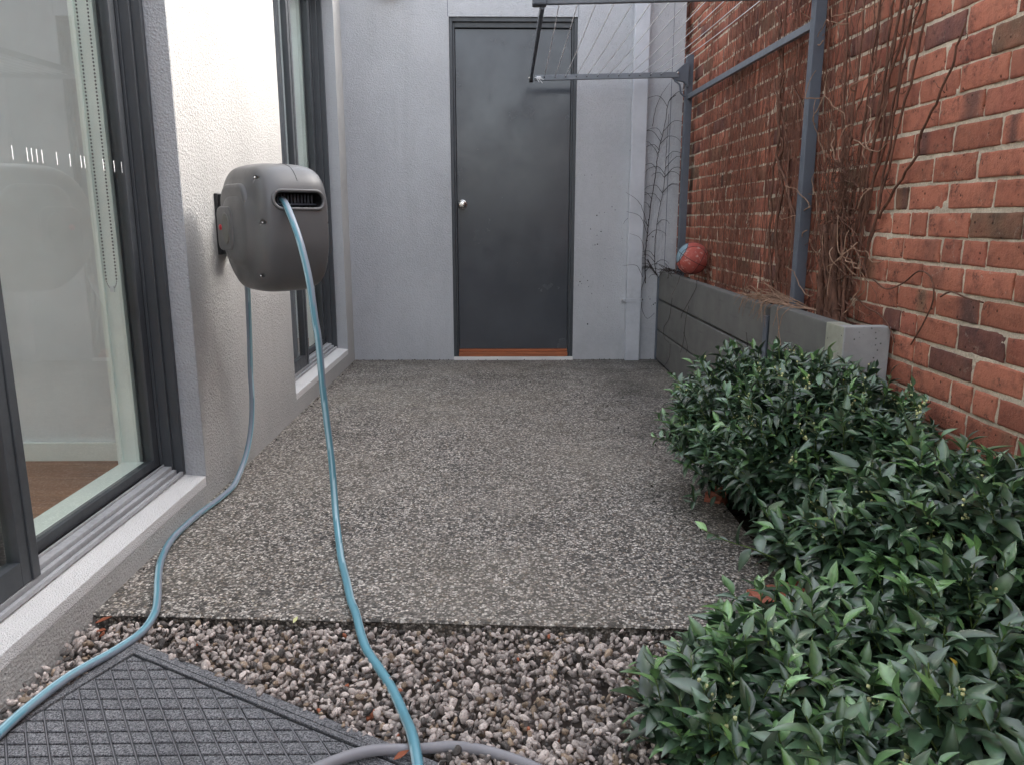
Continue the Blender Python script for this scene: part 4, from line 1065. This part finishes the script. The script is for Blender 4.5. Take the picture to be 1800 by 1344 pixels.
# 3 long separate stems rising to the right of the post
v3 = thing('climbing_vine', (1.275, 2.7, .6), 'separate long dark vine stems sweeping up the bricks right of the trunk', 'vine', 'bare vines on the walls')
fine = MB()
for k, (ya, za, yb, zb_) in enumerate([(2.73, .80, 2.36, 1.98), (2.78, .85, 2.44, 2.05), (2.75, .85, 2.53, 2.2), (2.80, .9, 2.47, 2.15), (2.84, .8, 2.66, 2.2), (2.88, .9, 2.84, 2.3), (2.70, .8, 2.50, 1.75), (2.82, .9, 2.60, 2.3), (2.92, .9, 3.02, 2.4), (2.62, 1.0, 2.22, 1.52), (2.77, .8, 2.40, 2.2)]):
    P = strand(fine, (ya, za), (yb, zb_), .0050, .0032, 30, .008, 1.279, 40+k, 5)
    for q in range(9):
        i = r.integers(3, 28); strand(fine, (P[i][1], P[i][2]), (P[i][1]+r.normal(0, .03), P[i][2]+r.uniform(-.03, .05)), .0016, .0008, 5, .005, 1.281, 400+k*20+q, 3)
for pts in ([(2.62, .80), (2.52, .775), (2.42, .80), (2.33, .845), (2.26, .83), (2.235, .77), (2.27, .70), (2.33, .62)], [(2.74, .73), (2.64, .70), (2.56, .69), (2.48, .66), (2.43, .61)], [(2.2, .78), (2.15, .80), (2.08, .79), (2.0, .785)]):
    Q = smooth_path([(1.268, y, z) for y, z in pts], .02); fine.tube(Q, .0026, 5)
fine.build('stem', M['bark'], v3, smooth=True)
# 4 dark bare vine on the end wall
v4 = thing('climbing_vine', (1.10, 5.47, .55), 'thin dark leafless vine climbing the blue-grey end wall behind the downpipe', 'vine', 'bare vines on the walls')
fine = MB()
def path_xz(pts, r0, r1=None, Y=YB-.012):
    Q = smooth_path([(x, Y-.02*math.sin(i*1.3)**2, z) for i, (x, z) in enumerate(pts)], .02); n = len(Q); Q[:, 0] += rng.normal(0, .0015, n); fine.tube(Q, np.linspace(r0, r1 or r0*.5, n), 4); return Q
Qa = path_xz([(1.03, .55), (1.02, .75), (1.035, .95), (1.05, 1.12), (1.07, 1.30), (1.09, 1.46), (1.12, 1.62), (1.145, 1.78), (1.19, 1.82)], .0042)
Qb = path_xz([(1.10, .62), (1.085, .80), (1.10, 1.0), (1.13, 1.2), (1.14, 1.45), (1.15, 1.7)], .0030)
Qc = path_xz([(1.03, .60), (1.00, .50), (1.01, .38), (1.05, .30), (1.10, .34)], .0024)
Qd = path_xz([(1.04, .72), (1.10, .62), (1.15, .58), (1.19, .60)], .0034)
for Q in (Qa, Qa, Qb, Qb, Qd):
    for k in range(7):
        i = r.integers(2, len(Q)-2); sgn = r.choice([-1, 1]); p = Q[i]; ln = r.uniform(.07, .17)
        path_xz([(p[0], p[2]), (p[0]+sgn*ln*.45, p[2]+ln*.45), (p[0]+sgn*ln, p[2]+ln*.35), (p[0]+sgn*ln*1.2, p[2]+ln*.1)], .0020, .0009)
for (a, b_) in (((1.02, .95), (.86, 1.18)), ((1.02, .90), (.87, 1.05)), ((1.01, .75), (.90, .90)), ((1.0, .60), (.86, .68))):
    path_xz([a, ((a[0]+b_[0])/2+.02, (a[1]+b_[1])/2+.04), b_], .0022, .0009, YB-.066)
path_xz([(1.04, 1.62), (1.06, 1.75), (1.11, 1.85), (1.15, 1.90)], .0022, .001)
fine.build('twig', M['bark_dark'], v4)
# 5 dead twigs trailing over the planter front
v5 = thing('trailing_twigs', (1.15, 3.3, .66), 'spray of dry reddish twigs flopping over the planter front below the near post', 'dead twigs')
fine = MB()
for k in range(46):
    y0 = r.normal(3.22, .13); z0 = .655; x0_ = r.uniform(1.13, 1.25); L_ = r.uniform(.12, .34); d = np.array([-.7, r.normal(.3, .8), r.uniform(.0, .7)]); P = [np.array([x0_, y0, z0])]
    for q in range(7):
        d = d+np.array([0, 0, -.16])+r.normal(0, .12, 3); d /= np.linalg.norm(d); P.append(P[-1]+d*L_/7)
        if P[-1][0] < 1.115: P[-1][0] = 1.112-.002*q
        if P[-1][2] < .655 and P[-1][0] > 1.112: P[-1][2] = .66
    fine.tube(smooth_path(P, .02), np.linspace(.0021, .001, len(smooth_path(P, .02))), 4)
fine.build('twig', M['bark_pale'], v5)
v6 = thing('trailing_twigs', (1.12, 4.9, .65), 'few thin dark twigs hanging down the far planter boards below the basketball', 'dead twigs')
fine = MB()
for pts in ([(4.35, .66), (4.38, .62), (4.50, .52), (4.62, .44), (4.70, .40)], [(4.50, .50), (4.60, .40), (4.58, .28), (4.62, .20)], [(4.60, .33), (4.52, .25), (4.50, .22)], [(4.95, .50), (5.05, .36), (5.15, .28), (5.10, .22), (5.0, .20)], [(4.95, .20), (5.0, .1), (5.1, .02)], [(4.75, .66), (4.85, .60), (4.95, .52)], [(3.42, .50), (3.41, .42), (3.42, .36)]):
    fine.tube(smooth_path([(1.106+.009*math.sin(q*1.7), y, z) for q, (y, z) in enumerate(pts)], .02), .0014, 4)
for k in range(60):      # leaf litter twigs behind the ball
    p = np.array([r.uniform(1.10, 1.20), r.uniform(4.95, 5.42), .648]); d = r.normal(size=3)*np.array([1, 1, .5]); d /= np.linalg.norm(d)
    fine.tube([p, p+d*.03+np.array([0, 0, .01]), p+d*.07+np.array([0, 0, .01])], .0018, 3)
fine.build('twig', M['bark_dark'], v6)

# ---------------------------------------------------------------- fallen leaves
def fallen(x, y, z, s_, rz, mat, label):
    mb = MB(); tv, tf = leaf_template(1, .5, .5, -.3); c_, q = math.cos(rz), math.sin(rz)
    V = np.array([(x+s_*(p[0]*c_-p[1]*q), y+s_*(p[0]*q+p[1]*c_), z+s_*p[2]) for p in tv]); mb.add(V, tf); mb.add(V-np.array([0, 0, .0008]), [f[::-1] for f in tf])
    o = mb.build('fallen_leaf', mat, None, smooth=True); tag(o, label, 'leaf', 'fallen leaves'); return o
fallen(-1.035, 1.80, -.004, .040, .3, M['deadleaf'], 'upper curled red-brown leaf at the slab corner by the house wall')
fallen(-1.015, 1.765, -.006, .036, -.4, M['deadleaf'], 'lower curled red-brown leaf on gravel at the slab corner by the house wall')
fallen(-.205, 1.272, .004, .032, .5, M['deadleaf'], 'red-brown leaf beside the crossing of the grey and teal hoses')
fallen(-.53, 1.79, -.002, .022, 1.3, M['bud'], 'tiny yellow leaf on the gravel against the slab edge')
